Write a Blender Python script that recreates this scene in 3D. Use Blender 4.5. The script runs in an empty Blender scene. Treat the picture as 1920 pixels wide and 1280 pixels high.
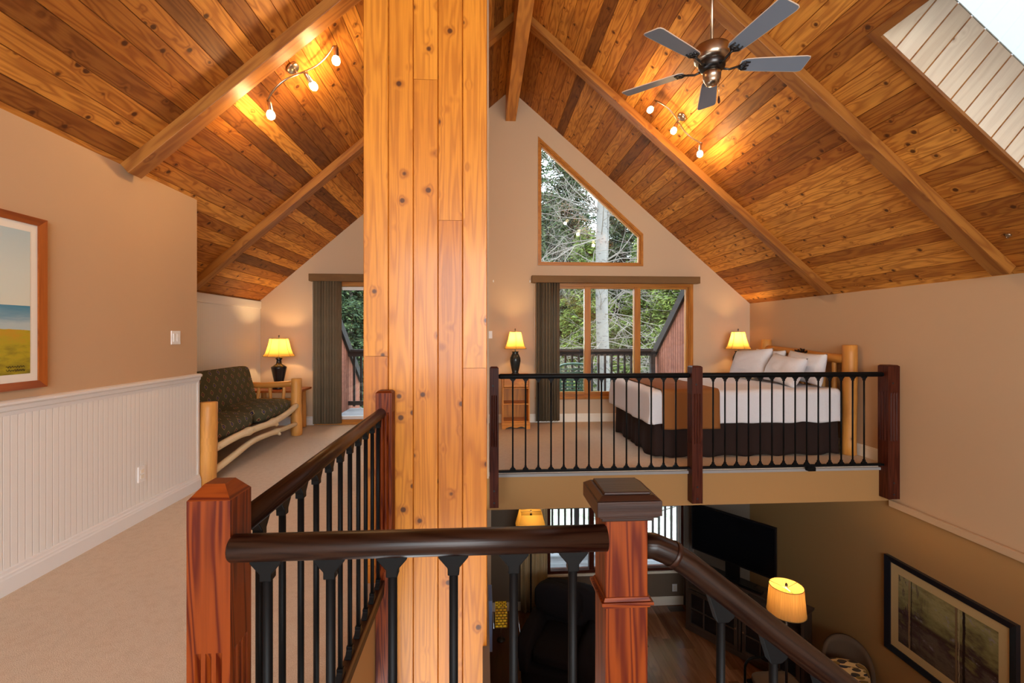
import bpy, bmesh, math, random
from mathutils import Vector, Matrix, noise as mnoise
random.seed(7)
PI = math.pi
scene = bpy.context.scene
COL = scene.collection

# ------------------------------------------------------------------ camera
CZ = 1.42
YAW = math.atan(55 / 870)
cam_d = bpy.data.cameras.new('camera')
cam_d.lens = 870 / 1920 * 36
cam_d.sensor_width = 36
cam_d.shift_y = -15 / 1920
cam_d.clip_start = 0.05
cam = bpy.data.objects.new('camera', cam_d)
cam.location = (0, 0, CZ)
cam.rotation_euler = (PI / 2, 0, -YAW)
COL.objects.link(cam)
scene.camera = cam

# ------------------------------------------------------------------ world, exposure
scene.view_settings.view_transform = 'Standard'
scene.view_settings.look = 'None'
scene.view_settings.gamma = 1
scene.view_settings.exposure = 0.32
scene.view_settings.use_curve_mapping = False
w = bpy.data.worlds.new('overcast_sky'); scene.world = w
w.use_nodes = True
wn = w.node_tree.nodes; wl = w.node_tree.links
bg = wn['Background']
tc = wn.new('ShaderNodeTexCoord'); sx = wn.new('ShaderNodeSeparateXYZ')
rp = wn.new('ShaderNodeValToRGB')
wl.new(tc.outputs['Generated'], sx.inputs[0]); wl.new(sx.outputs['Z'], rp.inputs[0])
rp.color_ramp.elements[0].position = 0.0; rp.color_ramp.elements[0].color = (0.45, 0.5, 0.52, 1)
rp.color_ramp.elements[1].position = 0.35; rp.color_ramp.elements[1].color = (0.78, 0.90, 1, 1)
wl.new(rp.outputs[0], bg.inputs[0]); bg.inputs[1].default_value = 9.0


def area(name, loc, size, power, color, direction, spread=PI, portal=False):
    d = bpy.data.lights.new(name, 'AREA'); d.shape = 'RECTANGLE'
    d.size, d.size_y = size; d.energy = power; d.color = color; d.spread = spread
    if portal: d.cycles.is_portal = True
    o = bpy.data.objects.new(name, d); COL.objects.link(o); o.location = loc
    o.rotation_euler = Vector(direction).to_track_quat('-Z', 'Y').to_euler()
    return o


def point(name, loc, power, color=(1, 0.62, 0.28), r=0.03):
    d = bpy.data.lights.new(name, 'POINT'); d.energy = power; d.color = color; d.shadow_soft_size = r
    o = bpy.data.objects.new(name, d); COL.objects.link(o); o.location = loc
    return o


# added fill behind the camera; daylight through skylight and front windows
L_BACK = 300; L_SKY = 10
area('added_back_fill', (0.6, -5.12, 1.9), (5.0, 2.8), L_BACK, (0.92, 0.94, 0.93), (0, 1, 0))
RX, RZ = 0.45, 5.31
AR = math.atan(0.859); AL = math.atan(0.872)
def slope(side, s, y, h):
    """point on a roof slope: s down the slope from the ridge, h into the room"""
    a = AR if side > 0 else AL
    return Vector((RX + side * (s * math.cos(a) - h * math.sin(a)), y, RZ - s * math.sin(a) - h * math.cos(a)))
PWD = 0.1387
p = slope(1, 27 * PWD, 2.3, -0.62)
area('skylight_daylight', p, (1.25, 1.66), L_SKY, (0.9, 0.95, 1.0), (-math.sin(AR), 0, -math.cos(AR)), portal=True)
scene.objects['skylight_daylight'].rotation_euler = (0, AR, 0)
area('loft_window_portal', (2.1, 7.58, 1.3), (2.6, 1.9), 1, (1, 1, 1), (0, -1, 0), portal=True)
area('gable_window_portal', (1.75, 7.58, 3.5), (1.8, 2.1), 1, (1, 1, 1), (0, -1, 0), portal=True)
area('patio_door_portal', (-1.4, 7.58, 1.1), (2.4, 2.2), 1, (1, 1, 1), (0, -1, 0), portal=True)
area('lower_window_portal', (2.15, 7.58, -1.7), (2.4, 1.6), 1, (1, 1, 1), (0, -1, 0), portal=True)

# ------------------------------------------------------------------ node helpers
class NT:
    def __init__(s, name):
        s.m = bpy.data.materials.new(name); s.m.use_nodes = True
        s.t = s.m.node_tree; s.n = s.t.nodes; s.l = s.t.links
        s.b = s.n['Principled BSDF']; s.out = s.n['Material Output']
    def __call__(s, typ, ins=None, **props):
        n = s.n.new(typ)
        for k, v in props.items(): setattr(n, k, v)
        if ins:
            for k, v in ins.items():
                i = n.inputs[k]
                if hasattr(v, 'is_linked') or isinstance(v, bpy.types.NodeSocket): s.l.new(v, i)
                else: i.default_value = v
        return n
    def math(s, op, a, b=None, c=None, clamp=False):
        ins = {0: a}
        if b is not None: ins[1] = b
        if c is not None: ins[2] = c
        n = s('ShaderNodeMath', ins, operation=op); n.use_clamp = clamp
        return n.outputs[0]
    def mix(s, f, a, b, mode='MIX'):
        n = s.n.new('ShaderNodeMix'); n.data_type = 'RGBA'; n.blend_type = mode
        for i, v in ((0, f), (6, a), (7, b)):
            if isinstance(v, bpy.types.NodeSocket): s.l.new(v, n.inputs[i])
            else: n.inputs[i].default_value = v if not isinstance(v, tuple) else (tuple(v) + (1,))[:4]
        return n.outputs[2]
    def ramp(s, f, stops, interp='LINEAR'):
        n = s.n.new('ShaderNodeValToRGB'); s.l.new(f, n.inputs[0])
        e = n.color_ramp.elements; n.color_ramp.interpolation = interp
        while len(e) < len(stops): e.new(0.5)
        for i, (p, c) in enumerate(stops):
            e[i].position = p; e[i].color = (tuple(c) + (1,))[:4] if isinstance(c, tuple) else (c, c, c, 1)
        return n.outputs[0]
    def noise(s, vec, scale, detail=2, rough=0.5, dist=0):
        return s('ShaderNodeTexNoise', {'Vector': vec, 'Scale': scale, 'Detail': detail, 'Roughness': rough, 'Distortion': dist}).outputs[0]
    def smooth(s, x, a, b):
        return s('ShaderNodeMapRange', {0: x, 1: a, 2: b, 3: 0.0, 4: 1.0}, interpolation_type='SMOOTHSTEP').outputs[0]
    def uv(s):
        return s('ShaderNodeUVMap', uv_map='UVMap').outputs[0]
    def scale(s, vec, v):
        return s('ShaderNodeVectorMath', {0: vec, 1: v}, operation='MULTIPLY').outputs[0]
    def attr(s, name):
        return s('ShaderNodeAttribute', attribute_name=name).outputs['Fac']
    def set(s, **k):
        for kk, v in k.items():
            i = s.b.inputs[kk.replace('_', ' ')]
            if isinstance(v, bpy.types.NodeSocket): s.l.new(v, i)
            else: i.default_value = v if not isinstance(v, tuple) else (tuple(v) + (1,))[:4]
    def bump(s, h, strength, dist=0.002):
        n = s('ShaderNodeBump', {'Height': h, 'Strength': strength, 'Distance': dist})
        s.l.new(n.outputs[0], s.b.inputs['Normal'])


def S(r, g, b):
    """sRGB 0-255 to linear"""
    return tuple(((c / 255) / 12.92 if c / 255 <= 0.04045 else ((c / 255 + 0.055) / 1.055) ** 2.4) for c in (r, g, b))


def plain(name, col, rough=0.5, metal=0.0, bump=0, bscale=200, spec=0.5):
    t = NT(name); t.set(Base_Color=col, Roughness=rough, Metallic=metal)
    t.b.inputs['Specular IOR Level'].default_value = spec
    if bump:
        co = t('ShaderNodeTexCoord').outputs['Object']
        t.bump(t.noise(co, bscale, 3), bump, 0.002)
    return t.m


def wood(name, dark, mid, light, knot=S(70, 35, 15), ring=9.0, contrast=0.5, knots=7.0, kr=0.075, rough=0.38, fine=0.35, coat=0.0, blotch=0.35, us=0.9, vs=7.5, spec=0.35):
    t = NT(name)
    uvs = t('ShaderNodeSeparateXYZ', {0: t.uv()})
    u, v = uvs.outputs[0], uvs.outputs[1]
    seed = t.attr('tint')
    z = t.math('MULTIPLY', seed, 53.0)
    co = t('ShaderNodeCombineXYZ', {0: u, 1: v, 2: z}).outputs[0]
    vor = t('ShaderNodeTexVoronoi', {'Vector': co, 'Scale': knots, 'Randomness': 1.0}).outputs['Distance']
    near = t.smooth(vor, 0.32, 0.0)
    n1 = t.noise(t.scale(co, (us, vs, 1.0)), 1.0, 1.5, 0.45)
    n1 = t.math('ADD', n1, t.math('MULTIPLY', near, 0.16))
    g = t.math('SINE', t.math('MULTIPLY', n1, ring * 2 * PI))
    g = t.math('MULTIPLY_ADD', g, 0.5, 0.5)
    g = t.math('POWER', g, 1.6)
    fn = t.noise(t.scale(co, (4.0, 190.0, 1.0)), 1.0, 3, 0.6)
    base = t.ramp(seed, [(0.0, dark), (0.45, mid), (1.0, light)])
    bl = t.noise(t.scale(co, (1.5, 5.0, 1.0)), 1.3, 3, 0.6)
    base = t.mix(t.math('MULTIPLY', t.smooth(bl, 0.5, 0.78), blotch), base, t.mix(1.0, base, (0.5, 0.42, 0.36), 'MULTIPLY'))
    gm = t.mix(1.0, base, tuple(1 - contrast * k for k in (0.72, 0.95, 1.0)), 'MULTIPLY')
    c = t.mix(g, base, gm)
    f2 = t.math('MULTIPLY', t.smooth(fn, 0.35, 0.7), fine)
    c = t.mix(f2, c, t.mix(1.0, c, (0.62, 0.55, 0.5), 'MULTIPLY'))
    halo = t.math('MULTIPLY', t.smooth(vor, kr * 2.6, kr), 0.35)
    c = t.mix(halo, c, t.mix(1.0, c, (0.55, 0.4, 0.3), 'MULTIPLY'))
    c = t.mix(t.math('MULTIPLY', t.smooth(vor, kr * 1.15, kr * 0.6), 0.9), c, knot)
    t.set(Base_Color=c, Roughness=rough)
    t.b.inputs['Specular IOR Level'].default_value = spec
    if coat: t.b.inputs['Coat Weight'].default_value = coat; t.b.inputs['Coat Roughness'].default_value = 0.15
    t.bump(t.math('ADD', fn, t.math('MULTIPLY', g, 0.3)), 0.25, 0.0015)
    return t.m


M = {}
M['cedar'] = wood('cedar_ceiling', S(128, 80, 36), S(188, 120, 46), S(234, 166, 74), ring=8, contrast=0.46, knots=7.0, kr=0.145, rough=0.55, vs=11, us=1.3, blotch=0.5, spec=0.25)
M['column'] = wood('pine_column', S(168, 94, 22), S(200, 122, 34), S(222, 146, 48), ring=7, contrast=0.30, knots=6.5, kr=0.115, rough=0.4, coat=0.15, blotch=0.25, vs=13, us=0.8)
M['rafter'] = wood('rafter_wood', S(146, 92, 38), S(166, 108, 46), S(186, 126, 58), ring=6, contrast=0.4, knots=4, kr=0.05, rough=0.45)
M['ridge'] = wood('ridge_wood', S(196, 130, 54), S(214, 148, 66), S(222, 158, 76), ring=5, contrast=0.4, knots=2, kr=0.04)
M['whitewash'] = wood('whitewashed_boards', S(206, 186, 160), S(216, 198, 174), S(226, 210, 188), knot=S(120, 90, 66), ring=6, contrast=0.1, knots=4, kr=0.06, rough=0.6, fine=0.12, blotch=0.15)
M['trimwood'] = wood('window_trim_wood', S(176, 112, 42), S(190, 124, 48), S(202, 138, 58), ring=4, contrast=0.25, knots=1, kr=0.02)
M['redpost'] = wood('stained_fir_post', S(108, 44, 7), S(118, 50, 8), S(128, 56, 10), ring=7, contrast=0.85, knots=2.5, kr=0.03, rough=0.45, coat=0.0, blotch=0.3, vs=26, us=1.6, spec=0.2)
M['darkpost'] = wood('dark_stained_post', S(74, 32, 18), S(80, 35, 20), S(88, 40, 22), ring=6, contrast=0.6, knots=2, kr=0.02, rough=0.45, coat=0.0, vs=20, spec=0.2)
M['cap'] = wood('dark_newel_cap', S(40, 22, 14), S(46, 24, 15), S(52, 28, 16), ring=7, contrast=0.6, knots=1, kr=0.02, rough=0.4, coat=0.0, vs=20, spec=0.3)
M['handrail'] = wood('dark_handrail', S(28, 15, 8), S(38, 19, 10), S(54, 28, 12), ring=8, contrast=0.85, knots=1, kr=0.02, rough=0.36, coat=0.0, vs=26, us=1.5, spec=0.3)
M['log'] = wood('peeled_log', S(206, 140, 62), S(216, 152, 74), S(226, 166, 90), ring=3, contrast=0.18, knots=5, kr=0.05, rough=0.45)
M['branch'] = wood('pale_branch', S(226, 204, 158), S(234, 214, 172), S(240, 222, 184), ring=2, contrast=0.12, knots=6, kr=0.05, rough=0.5, knot=S(170, 110, 60))
M['pine'] = wood('nightstand_pine', S(210, 130, 36), S(222, 144, 44), S(230, 156, 56), ring=4, contrast=0.3, knots=4, kr=0.05)
M['frame_orange'] = wood('orange_frame_wood', S(150, 78, 28), S(162, 86, 32), S(174, 96, 38), ring=3, contrast=0.35, knots=1, kr=0.02)
M['redtable'] = wood('dark_cherry', S(56, 22, 16), S(64, 26, 18), S(72, 30, 20), ring=5, contrast=0.3, knots=1, kr=0.02)
M['console'] = wood('grey_brown_console', S(66, 52, 44), S(72, 58, 48), S(80, 64, 54), ring=5, contrast=0.2, knots=1, kr=0.02)
M['groove'] = plain('groove_dark', S(60, 32, 14), 0.8)

def wall_paint(name, col):
    t = NT(name); co = t('ShaderNodeTexCoord').outputs['Object']
    n = t.noise(co, 1.2, 2)
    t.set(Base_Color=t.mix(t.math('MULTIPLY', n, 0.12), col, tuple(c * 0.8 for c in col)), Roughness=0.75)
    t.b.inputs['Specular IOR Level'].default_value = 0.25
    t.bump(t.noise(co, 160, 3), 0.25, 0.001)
    return t.m
M['wall'] = wall_paint('tan_wall_paint', S(196, 164, 130))
M['wall_far'] = wall_paint('beige_wall_paint', S(202, 177, 150))
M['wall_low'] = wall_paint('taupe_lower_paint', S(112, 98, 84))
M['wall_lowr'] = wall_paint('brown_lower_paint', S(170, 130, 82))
M['white'] = plain('white_trim_paint', S(226, 226, 226), 0.4)
M['fascia'] = wall_paint('fascia_paint', S(166, 124, 76))
M['cream'] = plain('cream_plastic', S(232, 226, 212), 0.4)
M['plate'] = plain('white_plastic', S(236, 236, 236), 0.35)
def beadboard():
    t = NT('white_beadboard')
    uvs = t('ShaderNodeSeparateXYZ', {0: t.uv()})
    fr = t.math('FRACT', t.math('DIVIDE', uvs.outputs[0], 0.042))
    a = t.math('ABSOLUTE', t.math('SUBTRACT', fr, 0.5))
    bead = t.smooth(a, 0.40, 0.5)
    t.set(Base_Color=t.mix(bead, S(230, 230, 228), S(214, 215, 215)), Roughness=0.45)
    t.bump(t.math('SUBTRACT', 1.0, bead), 0.35, 0.003)
    return t.m
M['bead'] = beadboard()
def carpet():
    t = NT('beige_carpet'); co = t('ShaderNodeTexCoord').outputs['Object']
    n = t.noise(co, 260, 2, 0.7); n2 = t.noise(co, 22, 3, 0.7); n3 = t.noise(co, 2.5, 2)
    c = t.mix(t.smooth(n, 0.3, 0.7), S(188, 168, 146), S(224, 208, 188))
    c = t.mix(t.math('MULTIPLY', t.smooth(n2, 0.4, 0.7), 0.22), c, S(176, 150, 126))
    c = t.mix(t.math('MULTIPLY', n3, 0.15), c, S(186, 170, 156))
    t.set(Base_Color=c, Roughness=1.0); t.b.inputs['Specular IOR Level'].default_value = 0.05
    t.bump(n, 0.8, 0.004)
    return t.m
M['carpet'] = carpet()
M['floorwood'] = wood('oak_laminate', S(118, 76, 46), S(142, 94, 60), S(164, 112, 76), ring=4, contrast=0.3, knots=2, kr=0.03, rough=0.16, spec=0.9)
M['black'] = plain('black_metal', S(11, 11, 12), 0.5, 0.0, spec=0.12)
M['blackplastic'] = plain('black_plastic', S(14, 14, 16), 0.3)
M['screen'] = plain('tv_screen', S(10, 11, 14), 0.12)
M['nickel'] = plain('brushed_nickel', S(190, 176, 158), 0.28, 1.0)
M['darknickel'] = plain('dark_nickel', S(70, 68, 68), 0.3, 0.9)
M['blade'] = plain('grey_fan_blade', S(126, 140, 158), 0.45)
M['bladeedge'] = plain('pale_blade_edge', S(214, 196, 180), 0.5)
M['bluepanel'] = plain('pale_blue_panel', S(128, 150, 190), 0.4)
M['bolt'] = plain('black_bolt', S(20, 18, 18), 0.5)

def emit(name, col, strength, base=(0.8, 0.8, 0.8)):
    t = NT(name); t.set(Base_Color=base, Roughness=0.4)
    t.b.inputs['Emission Color'].default_value = tuple(col) + (1,); t.b.inputs['Emission Strength'].default_value = strength
    return t.m
M['bulb'] = emit('frosted_bulb_glass', (1, 0.80, 0.48), 7)
M['bulbwhite'] = emit('warm_bulb', (1, 0.8, 0.5), 8)

def shade(name, col, amount=0.75, pleat=0):
    t = NT(name)
    t.n.remove(t.b)
    c = col
    if pleat:
        uvs = t('ShaderNodeSeparateXYZ', {0: t.uv()})
        nn = t.noise(t.scale(t.uv(), (220.0, 3.0, 1.0)), 1.0, 3, 0.6)
        c = t.mix(t.smooth(nn, 0.35, 0.65), col, tuple(x * 0.72 for x in col))
        tr = t('ShaderNodeBsdfTranslucent', {'Color': c}); df = t('ShaderNodeBsdfDiffuse', {'Color': c})
    else:
        tr = t('ShaderNodeBsdfTranslucent', {'Color': tuple(c) + (1,)}); df = t('ShaderNodeBsdfDiffuse', {'Color': tuple(c) + (1,)})
    mx = t('ShaderNodeMixShader', {0: amount, 1: df.outputs[0], 2: tr.outputs[0]})
    t.l.new(mx.outputs[0], t.out.inputs[0])
    return t.m
M['shade'] = shade('cream_lamp_shade', S(220, 178, 92), 0.55)
M['shade_linen'] = shade('linen_lamp_shade', S(186, 142, 82), 0.17, 1)
M['shadetrim'] = plain('shade_piping', S(120, 96, 50), 0.8)
M['darkceramic'] = plain('dark_bronze_ceramic', S(34, 32, 34), 0.25, 0.2)
M['glazed'] = plain('dark_green_ceramic', S(38, 44, 44), 0.25, 0.1)

def glass(name='window_glass', tint=0.985):
    t = NT(name); t.n.remove(t.b)
    fr = t('ShaderNodeFresnel', {'IOR': 1.45}).outputs[0]
    tr = t('ShaderNodeBsdfTransparent', {'Color': (tint * 0.985, tint, tint * 0.995, 1)}); gl = t('ShaderNodeBsdfGlossy', {'Color': (1, 1, 1, 1), 'Roughness': 0.0})
    mx = t('ShaderNodeMixShader', {0: fr, 1: tr.outputs[0], 2: gl.outputs[0]})
    t.l.new(mx.outputs[0], t.out.inputs[0]); return t.m
M['glass'] = glass()

def fabric(name, col, col2=None, scale=400, rough=0.95, sheen=0.0):
    t = NT(name); co = t('ShaderNodeTexCoord').outputs['Object']
    n = t.noise(co, scale, 2, 0.7)
    t.set(Base_Color=t.mix(n, col, col2 or tuple(c * 0.75 for c in col)), Roughness=rough)
    t.b.inputs['Specular IOR Level'].default_value = 0.15
    t.b.inputs['Sheen Weight'].default_value = sheen
    t.bump(n, 0.3, 0.001); return t.m
M['linen_white'] = fabric('white_bed_linen', S(226, 224, 226), S(214, 212, 216), 60)
M['runner'] = fabric('brown_bed_runner', S(150, 96, 52), S(132, 82, 42), 300)
M['skirt'] = fabric('dark_brown_bed_skirt', S(52, 38, 34), S(40, 29, 26), 200)
M['armchair'] = fabric('charcoal_upholstery', S(40, 36, 38), S(30, 27, 29), 200)
M['taupe'] = fabric('taupe_upholstery', S(104, 86, 70), S(88, 72, 58), 300)
M['curtain'] = fabric('beige_curtain', S(196, 178, 142), S(176, 158, 122), 300)
M['greycurtain'] = fabric('grey_curtain', S(140, 132, 124), S(120, 112, 106), 300)

def futon():
    t = NT('patterned_olive_fabric')
    uvs = t('ShaderNodeSeparateXYZ', {0: t.uv()}); u, v = uvs.outputs[0], uvs.outputs[1]
    def cell(x, o, s): return t.math('SUBTRACT', t.math('FRACT', t.math('ADD', t.math('DIVIDE', x, s), o)), 0.5)
    rowid = t.math('FLOOR', t.math('DIVIDE', v, 0.085))
    par = t.math('MULTIPLY', t.math('MODULO', t.math('ABSOLUTE', rowid), 2.0), 0.5)
    cu = t.math('SUBTRACT', t.math('FRACT', t.math('ADD', t.math('DIVIDE', u, 0.15), par)), 0.5)
    cv = cell(v, 0.0, 0.085)
    d = t.math('ADD', t.math('MULTIPLY', t.math('ABSOLUTE', cu), 0.15), t.math('MULTIPLY', t.math('ABSOLUTE', cv), 0.085))
    co = t('ShaderNodeTexCoord').outputs['Object']
    n = t.noise(co, 300, 2, 0.7); n2 = t.noise(co, 9, 2)
    base = t.mix(n, S(72, 72, 54), S(98, 94, 70))
    base = t.mix(t.math('MULTIPLY', n2, 0.5), base, S(50, 56, 50))
    sel = t.math('MODULO', t.math('ABSOLUTE', rowid), 2.0)
    dc = t.mix(sel, S(34, 38, 76), S(86, 40, 34))
    c = t.mix(t.smooth(d, 0.036, 0.032), base, S(150, 132, 92))
    c = t.mix(t.smooth(d, 0.027, 0.023), c, dc)
    c = t.mix(t.smooth(d, 0.011, 0.008), c, S(120, 110, 120))
    t.set(Base_Color=c, Roughness=0.9); t.b.inputs['Specular IOR Level'].default_value = 0.15
    t.bump(n, 0.3, 0.001); return t.m
M['futon'] = futon()

def blindmat():
    t = NT('dark_striped_blind')
    n = t.noise(t.scale(t.uv(), (600.0, 5.0, 1.0)), 1.0, 2, 0.6)
    c = t.mix(t.smooth(n, 0.3, 0.7), S(92, 78, 58), S(150, 132, 104))
    c = t.mix(t.attr('tint'), t.mix(1.0, c, (0.45, 0.43, 0.42), 'MULTIPLY'), c)
    t.set(Base_Color=c, Roughness=0.8); return t.m
M['blind'] = blindmat()
M['valance'] = wood('valance_fabric', S(112, 84, 50), S(120, 90, 54), S(128, 98, 60), ring=1, contrast=0.1, knots=1, kr=0.01, rough=0.7)

# ------------------------------------------------------------------ mesh builder
WLOC = {}
class MB:
    def __init__(s): s.v = []; s.f = []; s.uv = []; s.t = []; s.sm = []
    def face(s, idx, uvs=None, tint=0.5, smooth=False):
        s.f.append(idx); s.uv.append(uvs or [(s.v[i][0], s.v[i][2]) for i in idx]); s.t.append(tint); s.sm.append(smooth)
    def quad(s, pts, uvs=None, tint=0.5, smooth=False):
        b = len(s.v); s.v += [tuple(p) for p in pts]; s.face(list(range(b, b + len(pts))), uvs, tint, smooth)
    def obox(s, c, ax, half, tint=None, uoff=None, long=None):
        """oriented box; ax three unit vectors, half extents; uv u along the longest axis"""
        tint = random.random() if tint is None else tint
        uo = random.uniform(0, 20) if uoff is None else uoff
        c = Vector(c); ax = [Vector(a) for a in ax]
        L = long if long is not None else max(range(3), key=lambda i: half[i])
        def P(sg): return c + sum((ax[i] * (half[i] * sg[i]) for i in range(3)), Vector())
        for i in range(3):
            j, k = (i + 1) % 3, (i + 2) % 3
            for sd in (-1, 1):
                order = [(-1, -1), (1, -1), (1, 1), (-1, 1)]
                if sd < 0: order = order[::-1]
                pts, uvs = [], []
                for a, b in order:
                    sg = [0, 0, 0]; sg[i] = sd; sg[j] = a; sg[k] = b
                    pts.append(P(sg))
                    cj, ck = a * half[j], b * half[k]
                    if j == L: uvs.append((cj + uo, ck + i * .37))
                    elif k == L: uvs.append((ck + uo, cj + i * .37))
                    else: uvs.append((cj + uo, ck + i * .37))
                s.quad(pts, uvs, tint)
        return s
    def box(s, x0, y0, z0, x1, y1, z1, tint=None, long=None):
        return s.obox(((x0 + x1) / 2, (y0 + y1) / 2, (z0 + z1) / 2), ((1, 0, 0), (0, 1, 0), (0, 0, 1)),
                      (abs(x1 - x0) / 2, abs(y1 - y0) / 2, abs(z1 - z0) / 2), tint, None, long)
    def beam(s, a, b, w, h, up=(0, 0, 1), tint=None):
        a, b = Vector(a), Vector(b); d = (b - a); L = d.length; d.normalize()
        sd = d.cross(Vector(up)).normalized(); u = sd.cross(d)
        return s.obox((a + b) / 2, (d, sd, u), (L / 2, w / 2, h / 2), tint, None, 0)
    def tube(s, pts, r, n=12, tint=None, cap=True, squash=None, smooth=True):
        tint = random.random() if tint is None else tint; uo = random.uniform(0, 20)
        pts = [Vector(p) for p in pts]; m = len(pts)
        rr = r if isinstance(r, (list, tuple)) else [r] * m
        rings = []; prev = None; L = 0; Ls = []
        for i, p in enumerate(pts):
            d = (pts[min(i + 1, m - 1)] - pts[max(i - 1, 0)]).normalized()
            if prev is None:
                a = Vector((0, 0, 1)) if abs(d.z) < 0.9 else Vector((1, 0, 0))
                x = d.cross(a).normalized()
            else: x = (prev - d * prev.dot(d)).normalized()
            prev = x; y = d.cross(x)
            if i: L += (p - pts[i - 1]).length
            Ls.append(L); b = len(s.v)
            for k in range(n):
                an = 2 * PI * k / n
                q = p + (x * math.cos(an) + y * math.sin(an)) * rr[i]
                s.v.append(tuple(q))
            rings.append(b)
        for i in range(m - 1):
            for k in range(n):
                k2 = (k + 1) % n
                ra = max(rr[i], 1e-4)
                uvs = [(Ls[i] + uo, k * 2 * PI / n * ra), (Ls[i] + uo, (k + 1) * 2 * PI / n * ra), (Ls[i + 1] + uo, (k + 1) * 2 * PI / n * ra), (Ls[i + 1] + uo, k * 2 * PI / n * ra)]
                s.face([rings[i] + k, rings[i] + k2, rings[i + 1] + k2, rings[i + 1] + k], uvs, tint, smooth)
        if cap:
            for i, rev in ((0, True), (m - 1, False)):
                ids = [rings[i] + k for k in range(n)]
                if rev: ids = ids[::-1]
                s.face(ids, [(s.v[q][0] + uo, s.v[q][1]) for q in ids], tint, False)
        return s
    def lathe(s, prof, c=(0, 0, 0), n=24, tint=0.5, sx=1, sy=1, smooth=True, poly=None, rot=0):
        """profile of (radius, z); poly = number of sides for faceted shapes"""
        n = poly or n; b = len(s.v)
        for r, z in prof:
            for k in range(n):
                a = 2 * PI * k / n + rot
                s.v.append((c[0] + r * math.cos(a) * sx, c[1] + r * math.sin(a) * sy, c[2] + z))
        for i in range(len(prof) - 1):
            for k in range(n):
                k2 = (k + 1) % n
                s.face([b + i * n + k, b + i * n + k2, b + (i + 1) * n + k2, b + (i + 1) * n + k],
                       [(k / n, prof[i][1]), ((k + 1) / n, prof[i][1]), ((k + 1) / n, prof[i + 1][1]), (k / n, prof[i + 1][1])], tint, smooth and not poly)
        for i, rev in ((0, True), (len(prof) - 1, False)):
            if prof[i][0] > 1e-3:
                ids = [b + i * n + k for k in range(n)]
                s.face(ids[::-1] if rev else ids, None, tint, False)
        return s
    def shell(s, prof, c, n=24, **k):
        """lathe without end caps"""
        nf = len(s.f); s.lathe(prof, c, n, **k)
        keep = [i for i in range(nf, len(s.f)) if len(s.f[i]) == 4 or (k.get('poly') or n) == 4 and len(s.f[i]) == 4]
        for i in range(len(s.f) - 1, nf - 1, -1):
            if len(s.f[i]) != 4:
                del s.f[i], s.uv[i], s.t[i], s.sm[i]
        return s
    def grid(s, fn, nu, nv, tint=0.5, us=1, vs=1, smooth=True, closed_u=False):
        b = len(s.v)
        for i in range(nu + 1):
            for j in range(nv + 1): s.v.append(tuple(fn(i / nu, j / nv)))
        W = nv + 1
        for i in range(nu):
            for j in range(nv):
                s.face([b + i * W + j, b + (i + 1) * W + j, b + (i + 1) * W + j + 1, b + i * W + j + 1],
                       [(i / nu * us, j / nv * vs), ((i + 1) / nu * us, j / nv * vs), ((i + 1) / nu * us, (j + 1) / nv * vs), (i / nu * us, (j + 1) / nv * vs)], tint, smooth)
        return s
    def prism(s, poly, fn, d0, d1, tint=None, uvax=None):
        """extrude 2D polygon; fn(a,b,d) -> point"""
        tint = random.random() if tint is None else tint
        n = len(poly)
        s.quad([fn(a, b, d0) for a, b in poly], [(a, b) for a, b in poly], tint)
        s.quad([fn(a, b, d1) for a, b in reversed(poly)], [(a, b) for a, b in reversed(poly)], tint)
        for i in range(n):
            a, b = poly[i], poly[(i + 1) % n]
            L = math.dist(a, b)
            s.quad([fn(*b, d0), fn(*a, d0), fn(*a, d1), fn(*b, d1)], [(L, 0), (0, 0), (0, d1 - d0), (L, d1 - d0)], tint)
        return s
    def build(s, name, mat, parent=None, bevel=0, loc=None, merge=False, solid=0, seg=2, subsurf=0):
        if parent is not None: base = WLOC[parent.name]
        elif loc is not None: base = Vector(loc)
        else:
            xs = [q[0] for q in s.v]; ys = [q[1] for q in s.v]; zs = [q[2] for q in s.v]
            base = Vector(((min(xs) + max(xs)) / 2, (min(ys) + max(ys)) / 2, min(zs)))
        me = bpy.data.meshes.new(name)
        me.from_pydata([tuple(Vector(q) - base) for q in s.v], [], s.f)
        uvl = me.uv_layers.new(name='UVMap')
        flat = [c for f in s.uv for q in f for c in q]
        uvl.data.foreach_set('uv', flat)
        at = me.attributes.new('tint', 'FLOAT', 'FACE'); at.data.foreach_set('value', s.t)
        me.polygons.foreach_set('use_smooth', s.sm)
        if merge or bevel:
            bm = bmesh.new(); bm.from_mesh(me)
            bmesh.ops.remove_doubles(bm, verts=bm.verts, dist=0.00005)
            bmesh.ops.recalc_face_normals(bm, faces=bm.faces)
            bm.to_mesh(me); bm.free()
        me.materials.append(mat); me.update()
        o = bpy.data.objects.new(name, me); COL.objects.link(o)
        if parent is not None: o.parent = parent; WLOC[o.name] = base
        else: o.location = base; WLOC[o.name] = base
        if solid:
            md = o.modifiers.new('solid', 'SOLIDIFY'); md.thickness = solid; md.offset = 0
        if bevel:
            md = o.modifiers.new('bevel', 'BEVEL'); md.width = bevel; md.segments = seg; md.limit_method = 'ANGLE'; md.angle_limit = 0.6
        if subsurf:
            md = o.modifiers.new('sub', 'SUBSURF'); md.levels = subsurf; md.render_levels = subsurf
        return o


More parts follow.
